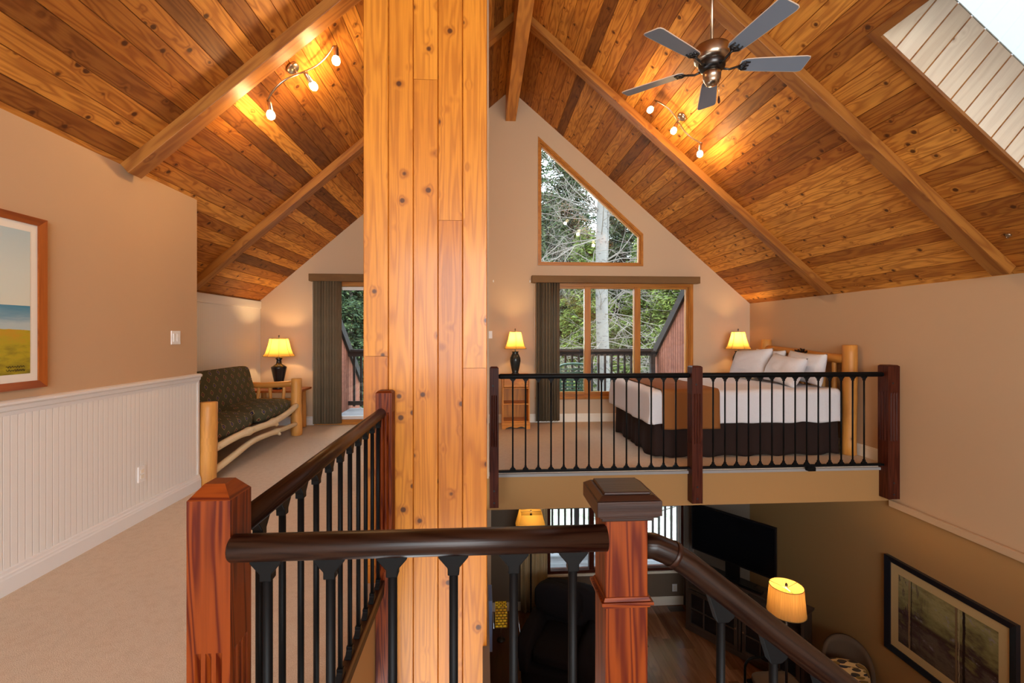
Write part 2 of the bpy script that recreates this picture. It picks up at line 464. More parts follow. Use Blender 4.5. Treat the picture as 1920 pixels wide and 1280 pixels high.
def tag(o, label, cat, group=None):
    o['label'] = label; o['category'] = cat
    if group: o['group'] = group
    return o
def thing(name, loc, label, cat, group=None):
    o = bpy.data.objects.new(name, None); COL.objects.link(o); o.location = loc; o.empty_display_size = 0.1
    WLOC[o.name] = Vector(loc)
    return tag(o, label, cat, group)
def struct(o): o['kind'] = 'structure'; return o
def sgroup(name, loc):
    o = bpy.data.objects.new(name, None); COL.objects.link(o); o.location = loc; WLOC[o.name] = Vector(loc)
    o['kind'] = 'structure'; return o
def copy_tree(o, parent=None, loc=None, label=None):
    c = o.copy(); COL.objects.link(c); c.parent = parent
    if loc is not None: c.location = loc
    if label: c['label'] = label
    for ch in list(o.children): copy_tree(ch, c)
    return c
def copy_part(o, parent, loc):
    c = o.copy(); COL.objects.link(c); c.parent = parent; c.location = loc
    for ch in list(o.children):
        d = ch.copy(); COL.objects.link(d); d.parent = c
    return c
ZA = Vector((0, 0, 1))

# ------------------------------------------------------------------ room shell
XR, XK, XT, YF = 4.404, -3.437, -2.61, 7.4
YB = -5.0; ZL = -3.0; ZS = -0.385
def bound(name, x0, y0, z0, x1, y1, z1, mat, **k):
    return struct(MB().box(x0, y0, z0, x1, y1, z1).build(name, mat, **k))

# loft floor slab pieces in one carpeted floor
fl = MB()
fl.box(XK, 4.76, -0.1, XR, YF, 0.0)
fl.box(XK, 4.42, -0.1, XT, 4.76, 0.0)
fl.box(XT, 0.99, -0.1, -0.60, 4.76, 0.0)
fl.box(XT, YB, -0.1, 0.40, 0.99, 0.0)
fl.box(0.40, YB, -0.1, XR, 0.0, 0.0)
struct(fl.build('floor', M['carpet']))
sl = MB()
sl.box(XK, 4.78, ZS, XR, YF, -0.101); sl.box(XT, 1.0, ZS, -0.605, 4.78, -0.101)
sl.box(XT, YB, ZS, 0.39, 0.98, -0.101); sl.box(0.39, YB, ZS, XR, -0.01, -0.101)
struct(sl.build('floor', M['fascia']))
# painted fascia boards around the opening
fa = MB(); fa.box(0.03, 4.75, ZS, XR, 4.78, -0.045)
struct(fa.build('trim_1', M['fascia']))
struct(MB().box(-0.605, 1.0, -0.5, -0.585, 2.6, -0.02).build('trim_2', M['fascia']))
nos = MB(); nos.box(0.07, 4.725, -0.045, XR - 0.0, 4.775, -0.018)
struct(nos.build('trim_3', plain('grey_edge_strip', S(150, 146, 144), 0.35)))
# lower floor boards
lf = MB()
x = 0.04
while x < XR:
    y = YB + random.uniform(-1.2, 0)
    while y < YF:
        L = 1.2
        y0, y1 = max(y, YB), min(y + L, YF)
        if y1 > y0: lf.obox((x + 0.064, (y0 + y1) / 2, ZL - 0.01), ((0, 1, 0), (1, 0, 0), (0, 0, 1)), ((y1 - y0) / 2 - 0.0006, 0.0634, 0.01), None, None, 0)
        y += L
    x += 0.128
struct(lf.build('floor', M['floorwood']))

def wall_poly(name, outer, holes, mat, y0=YF, th=0.16, parent=None):
    bm = bmesh.new(); 
    def loop(pts):
        vs = [bm.verts.new((a, y0, b)) for a, b in pts]
        return [bm.edges.new((vs[i], vs[(i + 1) % len(vs)])) for i in range(len(vs))]
    es = loop(outer)
    for h in holes: es += loop(h)
    bmesh.ops.triangle_fill(bm, use_beauty=True, use_dissolve=False, edges=es)
    r = bmesh.ops.extrude_face_region(bm, geom=bm.faces[:])
    bmesh.ops.translate(bm, verts=[q for q in r['geom'] if isinstance(q, bmesh.types.BMVert)], vec=(0, th, 0))
    bmesh.ops.recalc_face_normals(bm, faces=bm.faces)
    me = bpy.data.meshes.new(name); bm.to_mesh(me); bm.free(); me.materials.append(mat)
    o = bpy.data.objects.new(name, me); COL.objects.link(o); return struct(o)

def rect(x0, z0, x1, z1): return [(x0, z0), (x1, z0), (x1, z1), (x0, z1)]
HR = RX + (RZ - 1.0) / 0.859
def roofz(x): return RZ - (x - RX) * 0.859 if x > RX else RZ - (RX - x) * 0.872
TRI = [(0.90, 2.53), (2.585, 2.53), (2.585, 3.02), (0.90, 4.53)]
WIN = (0.9, 0.40, 3.41, 2.22)
DOOR = (-2.56, 0.0, 0.0 - 0.2, 2.22)
outer = [(XK - 0.15, -0.38), (XR + 0.15, -0.38), (XR + 0.15, roofz(XR + 0.15) + 0.12), (RX, RZ + 0.15), (XK - 0.15, roofz(XK - 0.15) + 0.12)]
wall_poly('wall_far', outer, [TRI, rect(*WIN), rect(DOOR[0], 0.012, DOOR[2], DOOR[3])], M['wall_far'])
LW = (1.04, -2.44, 3.28, -0.95)
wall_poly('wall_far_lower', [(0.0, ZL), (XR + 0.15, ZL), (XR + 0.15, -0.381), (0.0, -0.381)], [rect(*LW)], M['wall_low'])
# right wall: upper and lower parts, ledge between them
bound('wall_right', XR, YB, -0.37, XR + 0.15, YF, 2.05, M['wall'])
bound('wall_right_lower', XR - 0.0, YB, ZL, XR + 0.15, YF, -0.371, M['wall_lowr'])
lg = MB(); lg.box(XR - 0.035, YB, -0.44, XR, 4.74, -0.372)
struct(lg.build('trim_4', M['wall'], bevel=0.004))
# left walls
def leftwall(y0, y1, x, th, z1, mat, name, z0=0.0):
    return bound(name, x - th, y0, z0, x, y1, z1, mat)
zt = roofz(XT)
tw = MB()
tw.prism([(XT - 0.14, 0), (XT, 0), (XT, zt + 0.01), (XT - 0.14, roofz(XT - 0.14) + 0.01)], lambda a, b, d: (a, d, b), YB, 4.42)
struct(tw.build('wall_left', M['wall'], merge=True))
struct(MB().box(XK - 0.1, 4.40, 0, XT - 0.141, 4.42, 2.5).build('wall_return', M['wall']))
bound('wall_knee', XK - 0.12, 4.42, 0.0, XK, YF, 1.97, M['white'])
# beadboard sheets
def beadsheet(name, x, y0, y1, z0, z1):
    m = MB(); m.quad([(x, y0, z0), (x, y1, z0), (x, y1, z1), (x, y0, z1)], [(y0, z0), (y1, z0), (y1, z1), (y0, z1)])
    m.quad([(x - .01, y0, z0), (x - .01, y0, z1), (x - .01, y1, z1), (x - .01, y1, z0)])
    m.quad([(x, y1, z0), (x - .01, y1, z0), (x - .01, y1, z1), (x, y1, z1)])
    m.quad([(x, y0, z0), (x, y0, z1), (x - .01, y0, z1), (x - .01, y0, z0)])
    m.quad([(x - .01, y0, z1), (x, y0, z1), (x, y1, z1), (x - .01, y1, z1)])
    return struct(m.build(name, M['bead']))
beadsheet('wall_wainscot', XT + 0.01, YB, 4.42, 0.0, 1.0)
beadsheet('wall_knee_panelling', XK + 0.01, 4.42, YF, 0.0, 1.90)
def profile_run(name, prof, a, b, inward, mat):
    """moulding: prof list (out, z) extruded from a to b; inward = unit vector off the wall"""
    a, b, n = Vector(a), Vector(b), Vector(inward)
    m = MB(); k = len(prof)
    for i in range(k):
        p, q = prof[i], prof[(i + 1) % k]
        m.quad([a + n * p[0] + ZA * p[1], b + n * p[0] + ZA * p[1], b + n * q[0] + ZA * q[1], a + n * q[0] + ZA * q[1]])
    m.quad([a + n * p[0] + ZA * p[1] for p in prof]); m.quad([b + n * p[0] + ZA * p[1] for p in reversed(prof)])
    return struct(m.build(name, mat, merge=True))
BASEP = [(0, 0), (0.022, 0), (0.022, 0.085), (0.018, 0.095), (0.018, 0.105), (0.012, 0.112), (0.010, 0.128), (0, 0.132)]
CHAIRP = [(0, -0.055), (0.012, -0.05), (0.014, -0.03), (0.026, -0.022), (0.03, 0.0), (0.042, 0.012), (0.042, 0.024), (0.03, 0.032), (0, 0.034)]
profile_run('baseboard_left', BASEP, (XT + 0.01, YB, 0), (XT + 0.01, 4.43, 0), (1, 0, 0), M['white'])
profile_run('trim_5', CHAIRP, (XT + 0.0, YB, 1.02), (XT + 0.0, 4.43, 1.02), (1, 0, 0), M['white'])
struct(MB().box(XT - 0.0, 4.405, 0, XT + 0.014, 4.435, 1.0).build('trim_6', M['white']))
profile_run('baseboard_knee', BASEP, (XK + 0.01, 4.43, 0), (XK + 0.01, YF, 0), (1, 0, 0), M['white'])
struct(MB().box(XK, 4.43, 1.80, XK + 0.026, YF, 1.915).build('trim_7', M['white'], bevel=0.006))
profile_run('baseboard_far', BASEP, (XK, YF, 0), (DOOR[0] - 0.06, YF, 0), (0, -1, 0), M['white'])
profile_run('baseboard_far', BASEP, (-0.1, YF, 0), (XR, YF, 0), (0, -1, 0), M['cream'])
profile_run('baseboard_right', BASEP, (XR, 4.78, 0), (XR, YF, 0), (-1, 0, 0), M['cream'])
profile_run('baseboard_lower', BASEP, (0.1, YF, ZL), (XR, YF, ZL), (0, -1, 0), M['cream'])
# back wall with an opening added for the fill light, and lower walls
wall_poly('wall_back', [(XK - 0.15, ZL), (XR + 0.15, ZL), (XR + 0.15, roofz(XR + 0.15) + 0.12), (RX, RZ + 0.15), (XK - 0.15, roofz(XK - 0.15) + 0.12)], [rect(-1.9, 0.5, 3.1, 3.3)], M['wall'], y0=YB - 0.1, th=0.1)
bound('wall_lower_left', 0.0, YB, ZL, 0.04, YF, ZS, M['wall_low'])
st = MB(); st.prism([(-0.6, 0), (0.06, 0), (0.06, roofz(0.06) + .02), (-0.6, roofz(-0.6) + .02)], lambda a, b, d: (a, d, b), 4.55, 4.76)
struct(st.build('wall_stub', M['wall_far'], merge=True))
struct(MB().box(0.041, 6.9, ZL, 0.125, 7.0, ZS).build('trim_8', M['wall_far']))

# ------------------------------------------------------------------ ceiling boards (real boards with eased edges)
def plank(m, side, s0, s1, y0, y1, gap=0.0035):
    tint = min(1, max(0, random.gauss(0.5, 0.33))); uo = random.uniform(0, 40)
    g = gap; d = 0.006
    def P(s, y, h): return slope(side, s, y, h)
    a = [(s0, y0), (s1, y0), (s1, y1), (s0, y1)]
    i_ = [(s0 + g, y0 + g * .5), (s1 - g, y0 + g * .5), (s1 - g, y1 - g * .5), (s0 + g, y1 - g * .5)]
    uv = lambda q: (q[1] + uo, q[0])
    pts = [P(s, y, 0) for s, y in i_]; ids = [uv(q) for q in i_]
    if side > 0: pts, ids = pts, ids
    m.quad(pts, ids, tint)
    for k in range(4):
        q, r = a[k], a[(k + 1) % 4]; iq, ir = i_[k], i_[(k + 1) % 4]
        m.quad([P(*iq, 0), P(*ir, 0), P(*r, -d), P(*q, -d)], [uv(iq), uv(ir), uv(r), uv(q)], tint * 0.5)
def ceiling(side, smax, hole=None):
    m = MB(); row = 0; s = 0.0
    while s < smax:
        s1 = min(s + PWD, smax)
        spans = [(YB, YF + 0.02)]
        if hole and hole[0] <= row < hole[1]: spans = [(YB, hole[2]), (hole[3], YF + 0.02)]
        for a, b in spans:
            cuts = [a] + [q for q in (-0.38, 1.6, 3.585, 5.56) if a < q < b and random.random() < 0.85] + [b]
            for y0, y1 in zip(cuts, cuts[1:]): plank(m, side, s, s1, y0, y1)
        s = s1; row += 1
    return m
LENR, LENL = (XR + 0.1 - RX) / math.cos(AR), (RX - XK + 0.1) / math.cos(AL)
struct(ceiling(-1, LENL).build('ceiling', M['cedar']))
HOLE = (21, 33, 1.62, 2.93)
struct(ceiling(1, LENR, HOLE).build('ceiling', M['cedar']))
# roof deck above
def slab(m, side, s0, s1, y0, y1, h0=-0.007, h1=-0.14, tint=0.3):
    c = slope(side, (s0 + s1) / 2, (y0 + y1) / 2, (h0 + h1) / 2)
    d = (slope(side, 1, 0, 0) - slope(side, 0, 0, 0)); n = slope(side, 0, 0, 1) - slope(side, 0, 0, 0)
    m.obox(c, (d, (0, 1, 0), n), ((s1 - s0) / 2, (y1 - y0) / 2, abs(h1 - h0) / 2), tint, 0)
rd = MB(); slab(rd, -1, -0.05, LENL + 0.4, YB - 0.2, YF + 0.4)
sa, sb = HOLE[0] * PWD, HOLE[1] * PWD
hy0, hy1 = HOLE[2] - 0.012, HOLE[3] + 0.012
slab(rd, 1, -0.05, LENR + 0.4, YB - 0.2, hy0); slab(rd, 1, -0.05, LENR + 0.4, hy1, YF + 0.4)
slab(rd, 1, -0.05, sa - 0.012, hy0, hy1); slab(rd, 1, sb + 0.012, LENR + 0.4, hy0, hy1)
struct(rd.build('roof', M['groove']))
# skylight: shaft boards, casing, glass
sk = sgroup('window_1', slope(1, sa, HOLE[3], 0))
HS = 0.54
def shaftboards(m, A, B, n_in, nb):
    """boards along shaft depth between corner points A,B (on ceiling plane)"""
    A, B = Vector(A), Vector(B); up = (slope(1, 0, 0, -1) - slope(1, 0, 0, 0))
    for k in range(nb):
        p, q = A.lerp(B, k / nb), A.lerp(B, (k + 1) / nb)
        d = (q - p).normalized(); g = 0.005; t = random.random(); uo = random.uniform(0, 9)
        Wd = (q - p).length
        m.quad([p + d * g, q - d * g, q - d * g + up * HS, p + d * g + up * HS], [(uo, 0), (uo, Wd), (uo + HS, Wd), (uo + HS, 0)], t)
    m2 = -n_in * 0.004
    DARKQ.append([A + m2, B + m2, B + m2 + up * HS, A + m2 + up * HS])
sm = MB(); DARKQ = []
c00, c10, c11, c01 = slope(1, sa, HOLE[2], 0), slope(1, sb, HOLE[2], 0), slope(1, sb, HOLE[3], 0), slope(1, sa, HOLE[3], 0)
dS = (c10 - c00).normalized()
shaftboards(sm, c01, c11, Vector((0, -1, 0)), 13)
shaftboards(sm, c10, c00, Vector((0, 1, 0)), 13)
shaftboards(sm, c00, c01, dS, 9)
shaftboards(sm, c11, c10, -dS, 9)
sm.build('shaft_lining', M['whitewash'], sk)
dq = MB()
for q in DARKQ: dq.quad(q)
dq.build('shaft_backing', M['rafter'], sk)
so = MB()
for (p, q, nn) in ((c01, c11, Vector((0, 1, 0))), (c10, c00, Vector((0, -1, 0))), (c00, c01, -dS), (c11, c10, dS)):
    up = (slope(1, 0, 0, -1) - slope(1, 0, 0, 0))
    so.beam((p + q) / 2 - (q - p) / 2 + nn * 0.03 + up * 0.34, (p + q) / 2 + (q - p) / 2 + nn * 0.03 + up * 0.34, 0.04, 0.42, up, 0.2)
so.build('shaft_casing', M['groove'], sk)
fr = MB(); n = slope(1, 0, 0, 1) - slope(1, 0, 0, 0)
o_ = 0.0
fr.beam(slope(1, sa - 0.065, HOLE[3] + 0.03, 0.01), slope(1, sb + 0.06, HOLE[3] + 0.03, 0.01), 0.06, 0.022, n, 0.1)
fr.beam(slope(1, sa - 0.065, HOLE[2] - 0.03, 0.01), slope(1, sb + 0.06, HOLE[2] - 0.03, 0.01), 0.06, 0.022, n, 0.1)
fr.beam(slope(1, sa - 0.032, HOLE[2], 0.01), slope(1, sa - 0.032, HOLE[3], 0.01), 0.062, 0.022, n, 0.1)
fr.beam(slope(1, sb + 0.03, HOLE[2], 0.01), slope(1, sb + 0.03, HOLE[3], 0.01), 0.06, 0.022, n, 0.1)
fr.build('casing', M['rafter'], sk)
gl = MB(); gl.quad([p + up * (HS - 0.01) for p in (c00, c10, c11, c01)]); gl.build('pane', glass('tinted_skylight_glass', 0.36), sk, solid=0.006)

# ridge beam and rafters
rb = MB().box(0.365, YB, 4.81, 0.527, YF, 5.36, 0.4)
tag(rb.build('ridge_beam', M['ridge'], bevel=0.004), 'long wooden ridge beam running along the peak of the vaulted ceiling', 'beam')
def rafter(side, yc, smax, label, s0=0.12, wdt=0.135, dep=0.085):
    m = MB(); n = slope(side, 0, 0, 1) - slope(side, 0, 0, 0)
    m.beam(slope(side, s0, yc, dep / 2 - 0.002), slope(side, smax, yc, dep / 2 - 0.002), wdt, dep, n, random.uniform(0.2, 0.7))
    tag(m.build('rafter', M['rafter'], bevel=0.004, loc=slope(side, smax, yc, 0)), label, 'beam', 'rafters under the ceiling boards')
rafter(-1, 3.585, (RX - XT + 0.0) / math.cos(AL) + 0.0, 'brown rafter over the track light on the left slope, ending at the tan wall')
rafter(-1, 5.56, (RX - XK) / math.cos(AL) - 0.1, 'brown rafter on the left slope running down above the log sofa')
rafter(1, 5.56, (XR - RX) / math.cos(AR) - 0.08, 'brown rafter on the right slope between the far gable wall and the small track light')
rafter(1, 3.585, (XR - RX) / math.cos(AR) - 0.08, 'brown rafter on the right slope passing behind the ceiling fan')
rafter(-1, 1.6, (RX - XT) / math.cos(AL), 'brown rafter on the left slope nearest the camera')

# ------------------------------------------------------------------ windows of the far wall
def wframe(m, x0, z0, x1, z1, w_, y0, y1, t=0.5):
    m.box(x0, y0, z0, x0 + w_, y1, z1, t); m.box(x1 - w_, y0, z0, x1, y1, z1, t)
    m.box(x0 + w_, y0, z0, x1 - w_, y1, z0 + w_, t); m.box(x0 + w_, y0, z1 - w_, x1 - w_, y1, z1, t)
w2 = sgroup('window_2', (2.15, YF, 0.4))
m = MB()
wframe(m, 0.86, 0.36, 3.435, 2.25, 0.05, YF - 0.018, YF + 0.0)           # casing on the wall
wframe(m, 0.9, 0.40, 3.41, 2.22, 0.045, YF - 0.005, YF + 0.12, 0.3)
wframe(m, 0.945, 0.445, 3.365, 2.175, 0.03, YF + 0.03, YF + 0.09, 0.7)
m.build('window_frame', M['trimwood'], w2, bevel=0.002)
for xx in (1.695, 2.515): MB().box(xx - 0.05, YF + 0.005, 0.445, xx + 0.05, YF + 0.10, 2.175, 0.4).build('mullion', M['trimwood'], w2, bevel=0.006)
for a, b in ((0.96, 1.645), (1.745, 2.465), (2.565, 3.35)):
    MB().box(a, YF + 0.055, 0.46, b, YF + 0.061, 2.16).build('pane', M['glass'], w2)
MB().box(0.84, YF - 0.045, 0.375, 3.455, YF + 0.0, 0.405, 0.6).build('window_sill', M['trimwood'], w2, bevel=0.004)
w3 = sgroup('window_3', (1.75, YF, 2.5))
def polyframe(m, poly, w_, y0, y1, t=0.5, outside=False):
    n = len(poly)
    cx = sum(p[0] for p in poly) / n; cz = sum(p[1] for p in poly) / n
    def off(poly, d):
        out = []
        for i in range(n):
            p0, p1, p2 = Vector(poly[i - 1]), Vector(poly[i]), Vector(poly[(i + 1) % n])
            e1, e2 = (p1 - p0).normalized(), (p2 - p1).normalized()
            n1, n2 = Vector((-e1.y, e1.x)), Vector((-e2.y, e2.x))
            b = (n1 + n2); b = b / (b.dot(n1)); out.append(tuple(p1 + b * d))
        return out
    inner = off(poly, w_)
    for i in range(n):
        j = (i + 1) % n
        m.prism([poly[i], poly[j], inner[j], inner[i]], lambda a, b, d: (a, d, b), y0, y1, t)
    return inner
m = MB()
big = [(0.885, 2.512), (2.602, 2.512), (2.602, 3.035), (0.885, 4.575)]
polyframe(m, big, 0.03, YF - 0.018, YF, 0.7)
i1 = polyframe(m, TRI, 0.022, YF - 0.004, YF + 0.1, 0.35)
i2 = polyframe(m, i1, 0.022, YF + 0.03, YF + 0.1, 0.65)
m.build('window_frame', M['trimwood'], w3, merge=True)
g3 = MB(); g3.prism(i1, lambda a, b, d: (a, d, b), YF + 0.06, YF + 0.066); g3.build('pane', M['glass'], w3)
d1 = sgroup('door_1', (-1.4, YF, 0))
m = MB()
wframe(m, DOOR[0] - 0.05, -0.0, DOOR[2] + 0.05, 2.27, 0.05, YF - 0.018, YF, 0.4)
wframe(m, DOOR[0], 0.012, DOOR[2], 2.22, 0.06, YF - 0.003, YF + 0.12, 0.5)
m.build('door_frame', M['trimwood'], d1, bevel=0.002)
for a, b, yy in ((-2.50, -1.36, 0.03), (-1.42, -0.27, 0.07)):
    m = MB(); wframe(m, a, 0.075, b, 2.15, 0.05, YF + yy, YF + yy + 0.03, 0.5)
    q = m.build('door_sash', M['white'] if a < -2 else M['trimwood'], d1)
    MB().box(a + 0.05, YF + yy + 0.012, 0.12, b - 0.05, YF + yy + 0.018, 2.10).build('pane', M['glass'], q)
w4 = sgroup('window_4', (2.15, YF, -2.44))
m = MB(); wframe(m, LW[0], LW[1], LW[2], LW[3], 0.045, YF - 0.01, YF + 0.11, 0.3)
m.box(1.72, YF + 0.01, LW[1], 1.80, YF + 0.1, LW[3], 0.2)
m.build('window_frame', M['darkpost'], w4, bevel=0.003)
MB().box(LW[0] - 0.06, YF - 0.05, LW[1] - 0.03, LW[2] + 0.06, YF, LW[1] + 0.0).build('window_sill', M['cream'], w4, bevel=0.004)
for a, b in ((1.085, 1.72), (1.80, 3.235)):
    MB().box(a, YF + 0.06, LW[1] + .045, b, YF + 0.066, LW[3] - .045).build('pane', M['glass'], w4)

# vertical blinds
def blind(name, x0, x1, vx0, vx1, label, nsl=9):
    t = thing(name, ((x0 + x1) / 2, YF - 0.1, 0.02), label, 'blind')
    MB().box(vx0, YF - 0.135, 2.225, vx1, YF - 0.02, 2.335, 0.5).build('valance', M['valance'], t, bevel=0.004)
    for k in range(nsl):
        xx = x0 + 0.03 + (x1 - x0 - 0.06) * k / (nsl - 1)
        m = MB(); an = math.radians(52 + random.uniform(-14, 14)); hw = 0.055
        dx, dy = math.cos(an) * hw, math.sin(an) * hw * 0.85
        m.grid(lambda u, v: (xx + dx * (2 * u - 1), YF - 0.085 + dy * (2 * u - 1) + 0.006 * math.sin(PI * u), 0.03 + v * 2.20), 4, 1, random.random(), 0.11, 2.2)
        m.build('slat', M['blind'], t, solid=0.0015)
    # hanging cord with a weight
    MB().tube([(x0 - 0.02, YF - 0.1, 2.2), (x0 - 0.022, YF - 0.1, 0.85)], 0.003, 6).build('cord', M['cream'], t)
blind('vertical_blind', 0.84, 1.23, 0.775, 3.50, 'dark brown vertical blind gathered at the left of the loft window, with valance')
blind('vertical_blind', -2.585, -2.19, -2.655, -0.1, 'dark brown vertical blind gathered at the left of the patio door behind the sofa')

# ------------------------------------------------------------------ timber clad column
col = thing('timber_column', (-0.33, 3.0, ZL), 'tall square column clad in upright knotty pine boards, rising to the ceiling', 'column')
CX0, CX1, CY0, CY1 = -0.677, 0.025, 2.685, 3.38
nb = 5; bw = (CX1 - CX0) / nb
joints = [[1.29], [-2.2], [2.875], [2.075, -0.93], [1.215]]
joints = [[1.29, 0.1], [-1.6], [2.875, -0.62], [2.07], [1.22, -2.0]]
tints = [[0.3, 0.35, 0.85], [0.6, 0.7], [0.45, 0.6, 0.9], [0.35, 0.7], [0.2, 0.4, 0.8]]
topz = lambda x: roofz(x)
def board(m, a, b, z0, z1, plane, tint, top=None):
    """upright board between lateral a..b; plane(l, depth) -> xy"""
    uo = random.uniform(0, 30); g = 0.004; d = 0.009
    za, zb = (z1, z1) if top is None else (top(a + g), top(b - g))
    def P(l, z, dd): x, y = plane(l, dd); return (x, y, z)
    f = [(a + g, z0 + 0.001), (b - g, z0 + 0.001), (b - g, zb - 0.001), (a + g, za - 0.001)]
    uv = lambda q: (q[1] + uo, q[0])
    m.quad([P(q[0], q[1], 0) for q in f], [uv(q) for q in f], tint)
    o = [(a, z0), (b, z0), (b, zb), (a, za)]
    for k in range(4):
        q, r, iq, ir = o[k], o[(k + 1) % 4], f[k], f[(k + 1) % 4]
        m.quad([P(*q, d), P(*r, d), P(*ir, 0), P(*iq, 0)], [uv(q), uv(r), uv(ir), uv(iq)], tint * .6)
m = MB()
for i in range(nb):
    a, b = CX0 + i * bw, CX0 + (i + 1) * bw
    js = sorted(joints[i]); zs = [ZL] + js + [None]
    for k in range(len(zs) - 1):
        tt = tints[i][k % len(tints[i])]
        top = None if zs[k + 1] is not None else (lambda l: topz(l) + 0.05)
        board(m, a, b, zs[k], zs[k + 1] or 0, lambda l, dd: (l, CY0 + dd), tt, top)
m.build('front_boards', M['column'], col)
for sx, xx in ((1, CX1), (-1, CX0)):
    m = MB()
    for i in range(5):
        a, b = CY0 + i * 0.139, CY0 + (i + 1) * 0.139
        z0 = ZL
        for z1 in (random.uniform(-1, 1), None):
            top = None if z1 is not None else (lambda l, x_=xx: topz(x_) + 0.02)
            board(m, a, b, z0, z1 or 0, (lambda l, dd, s=sx, x_=xx: (x_ - s * dd, l)), random.random(), top); z0 = z1
    m.build('side_boards', M['column'], col)
m = MB(); m.prism([(CX0 + 0.01, ZL), (CX1 - 0.01, ZL), (CX1 - 0.01, topz(CX1 - .01)), (CX0 + 0.01, topz(CX0 + .01))], lambda a, b, d: (a, d, b), CY0 + 0.01, CY1 + 0.1, 0.2)
m.build('column_core', M['groove'], col)

# ------------------------------------------------------------------ railings
def fluted_post(m, cx, cy, w_, z0, z1, flute=None, tint=0.5, tip=0.022, ch=0.02):
    """square post with grooves cut as dark recesses and a chamfered top"""
    h = w_ / 2
    zt_ = z1 - tip
    seq = [(h, z0), (h, zt_), (h - ch, z1)]
    # faces with real grooves on front (-y) and both sides
    uo = random.uniform(0, 10)
    def side(fn):
        if not flute:
            m.quad([fn(-h, z0, 0), fn(h, z0, 0), fn(h, zt_, 0), fn(-h, zt_, 0)], [(z0 + uo, -h), (z0 + uo, h), (zt_ + uo, h), (zt_ + uo, -h)], tint); return
        f0, f1 = flute; gw = w_ * 0.07; cs = [-w_ * 0.24, 0, w_ * 0.24]; dp = 0.008
        def q(a, b, za, zb, d=0, tt=tint):
            m.quad([fn(a, za, d), fn(b, za, d), fn(b, zb, d), fn(a, zb, d)], [(za + uo, a), (za + uo, b), (zb + uo, b), (zb + uo, a)], tt)
        if f0 > z0: q(-h, h, z0, f0)
        q(-h, h, f1, zt_)
        xs = [-h]
        for c in cs: xs += [c - gw, c + gw]
        xs.append(h)
        for i in range(0, len(xs), 2): q(xs[i], xs[i + 1], f0, f1)
        for c in cs:
            a, b = c - gw, c + gw
            # V groove with tapered ends
            e0, e1 = f0 + 0.012, f1 - 0.02
            m.quad([fn(a, f0, 0), fn(c, e0, dp), fn(c, e1, dp), fn(a, f1, 0)], [(f0, a), (e0, c), (e1, c), (f1, a)], tint)
            m.quad([fn(c, e0, dp), fn(b, f0, 0), fn(b, f1, 0), fn(c, e1, dp)], [(e0, c), (f0, b), (f1, b), (e1, c)], tint)
            m.quad([fn(a, f0, 0), fn(b, f0, 0), fn(c, e0, dp)], [(f0, a), (f0, b), (e0, c)], tint)
            m.quad([fn(a, f1, 0), fn(c, e1, dp), fn(b, f1, 0)], [(f1, a), (e1, c), (f1, b)], tint)
    side(lambda l, z, d: (cx + l, cy - h + d, z))
    side(lambda l, z, d: (cx - l, cy + h - d, z))
    side(lambda l, z, d: (cx + h - d, cy + l, z))
    side(lambda l, z, d: (cx - h + d, cy - l, z))
    cs4 = [(-1, -1), (1, -1), (1, 1), (-1, 1)]
    for k in range(4):
        a, b = cs4[k], cs4[(k + 1) % 4]; hi = h - ch
        m.quad([(cx + a[0] * h, cy + a[1] * h, zt_), (cx + b[0] * h, cy + b[1] * h, zt_), (cx + b[0] * hi, cy + b[1] * hi, z1), (cx + a[0] * hi, cy + a[1] * hi, z1)],
               [(0, 0), (w_, 0), (w_ - ch, tip), (ch, tip)], tint)
    m.quad([(cx + a * (h - ch), cy + b * (h - ch), z1) for a, b in cs4], None, tint)
    m.quad([(cx + a * h, cy + b * h, z0) for a, b in reversed(cs4)], None, tint)

def baluster_proto(parent, base, zb, ztp, r=0.0095, flare=0.031):
    """round iron rod with flared bracket at top (under handrail) and shoe at the bottom; brackets flare along x"""
    bx, by = base
    o = MB().tube([(bx, by, zb), (bx, by, ztp)], r, 10, 0.5).build('baluster', M['black'], parent)
    def brk(z, up):
        m = MB(); s = -1 if up else 1
        pr_ = [(-flare, 0), (flare, 0), (flare, -0.008), (r * 1.25, -0.030), (r * 1.25, -0.045), (-r * 1.25, -0.045), (-r * 1.25, -0.030), (-flare, -0.008)]
        pr_ = [(a, (b if up else -b)) for a, b in pr_]
        if not up: pr_ = pr_[::-1]
        m.prism(pr_, lambda a, b, d: (bx + a, by + d, z + b), -r * 1.3, r * 1.3)
        return m.build('bracket', M['black'], o, bevel=0.002)
    brk(ztp, True); brk(zb, False)
    return o
def spread(proto, parent, offs):
    for dx, dy, dz in offs: copy_part(proto, parent, (dx, dy, dz))

# near landing railing
RY = 0.975
lr = thing('landing_railing', (-0.1, RY, 0), 'nearest dark railing between the square orange post and the capped newel', 'railing')
m = MB(); fluted_post(m, -0.552, 0.975 + 0.04, 0.085, -0.3, 1.11, (0.0, 0.775), 0.5, 0.028, 0.022)
q = m.build('newel_post', M['redpost'], lr, merge=True); q['label'] = 'orange red square post with chamfered top and fluted sides'
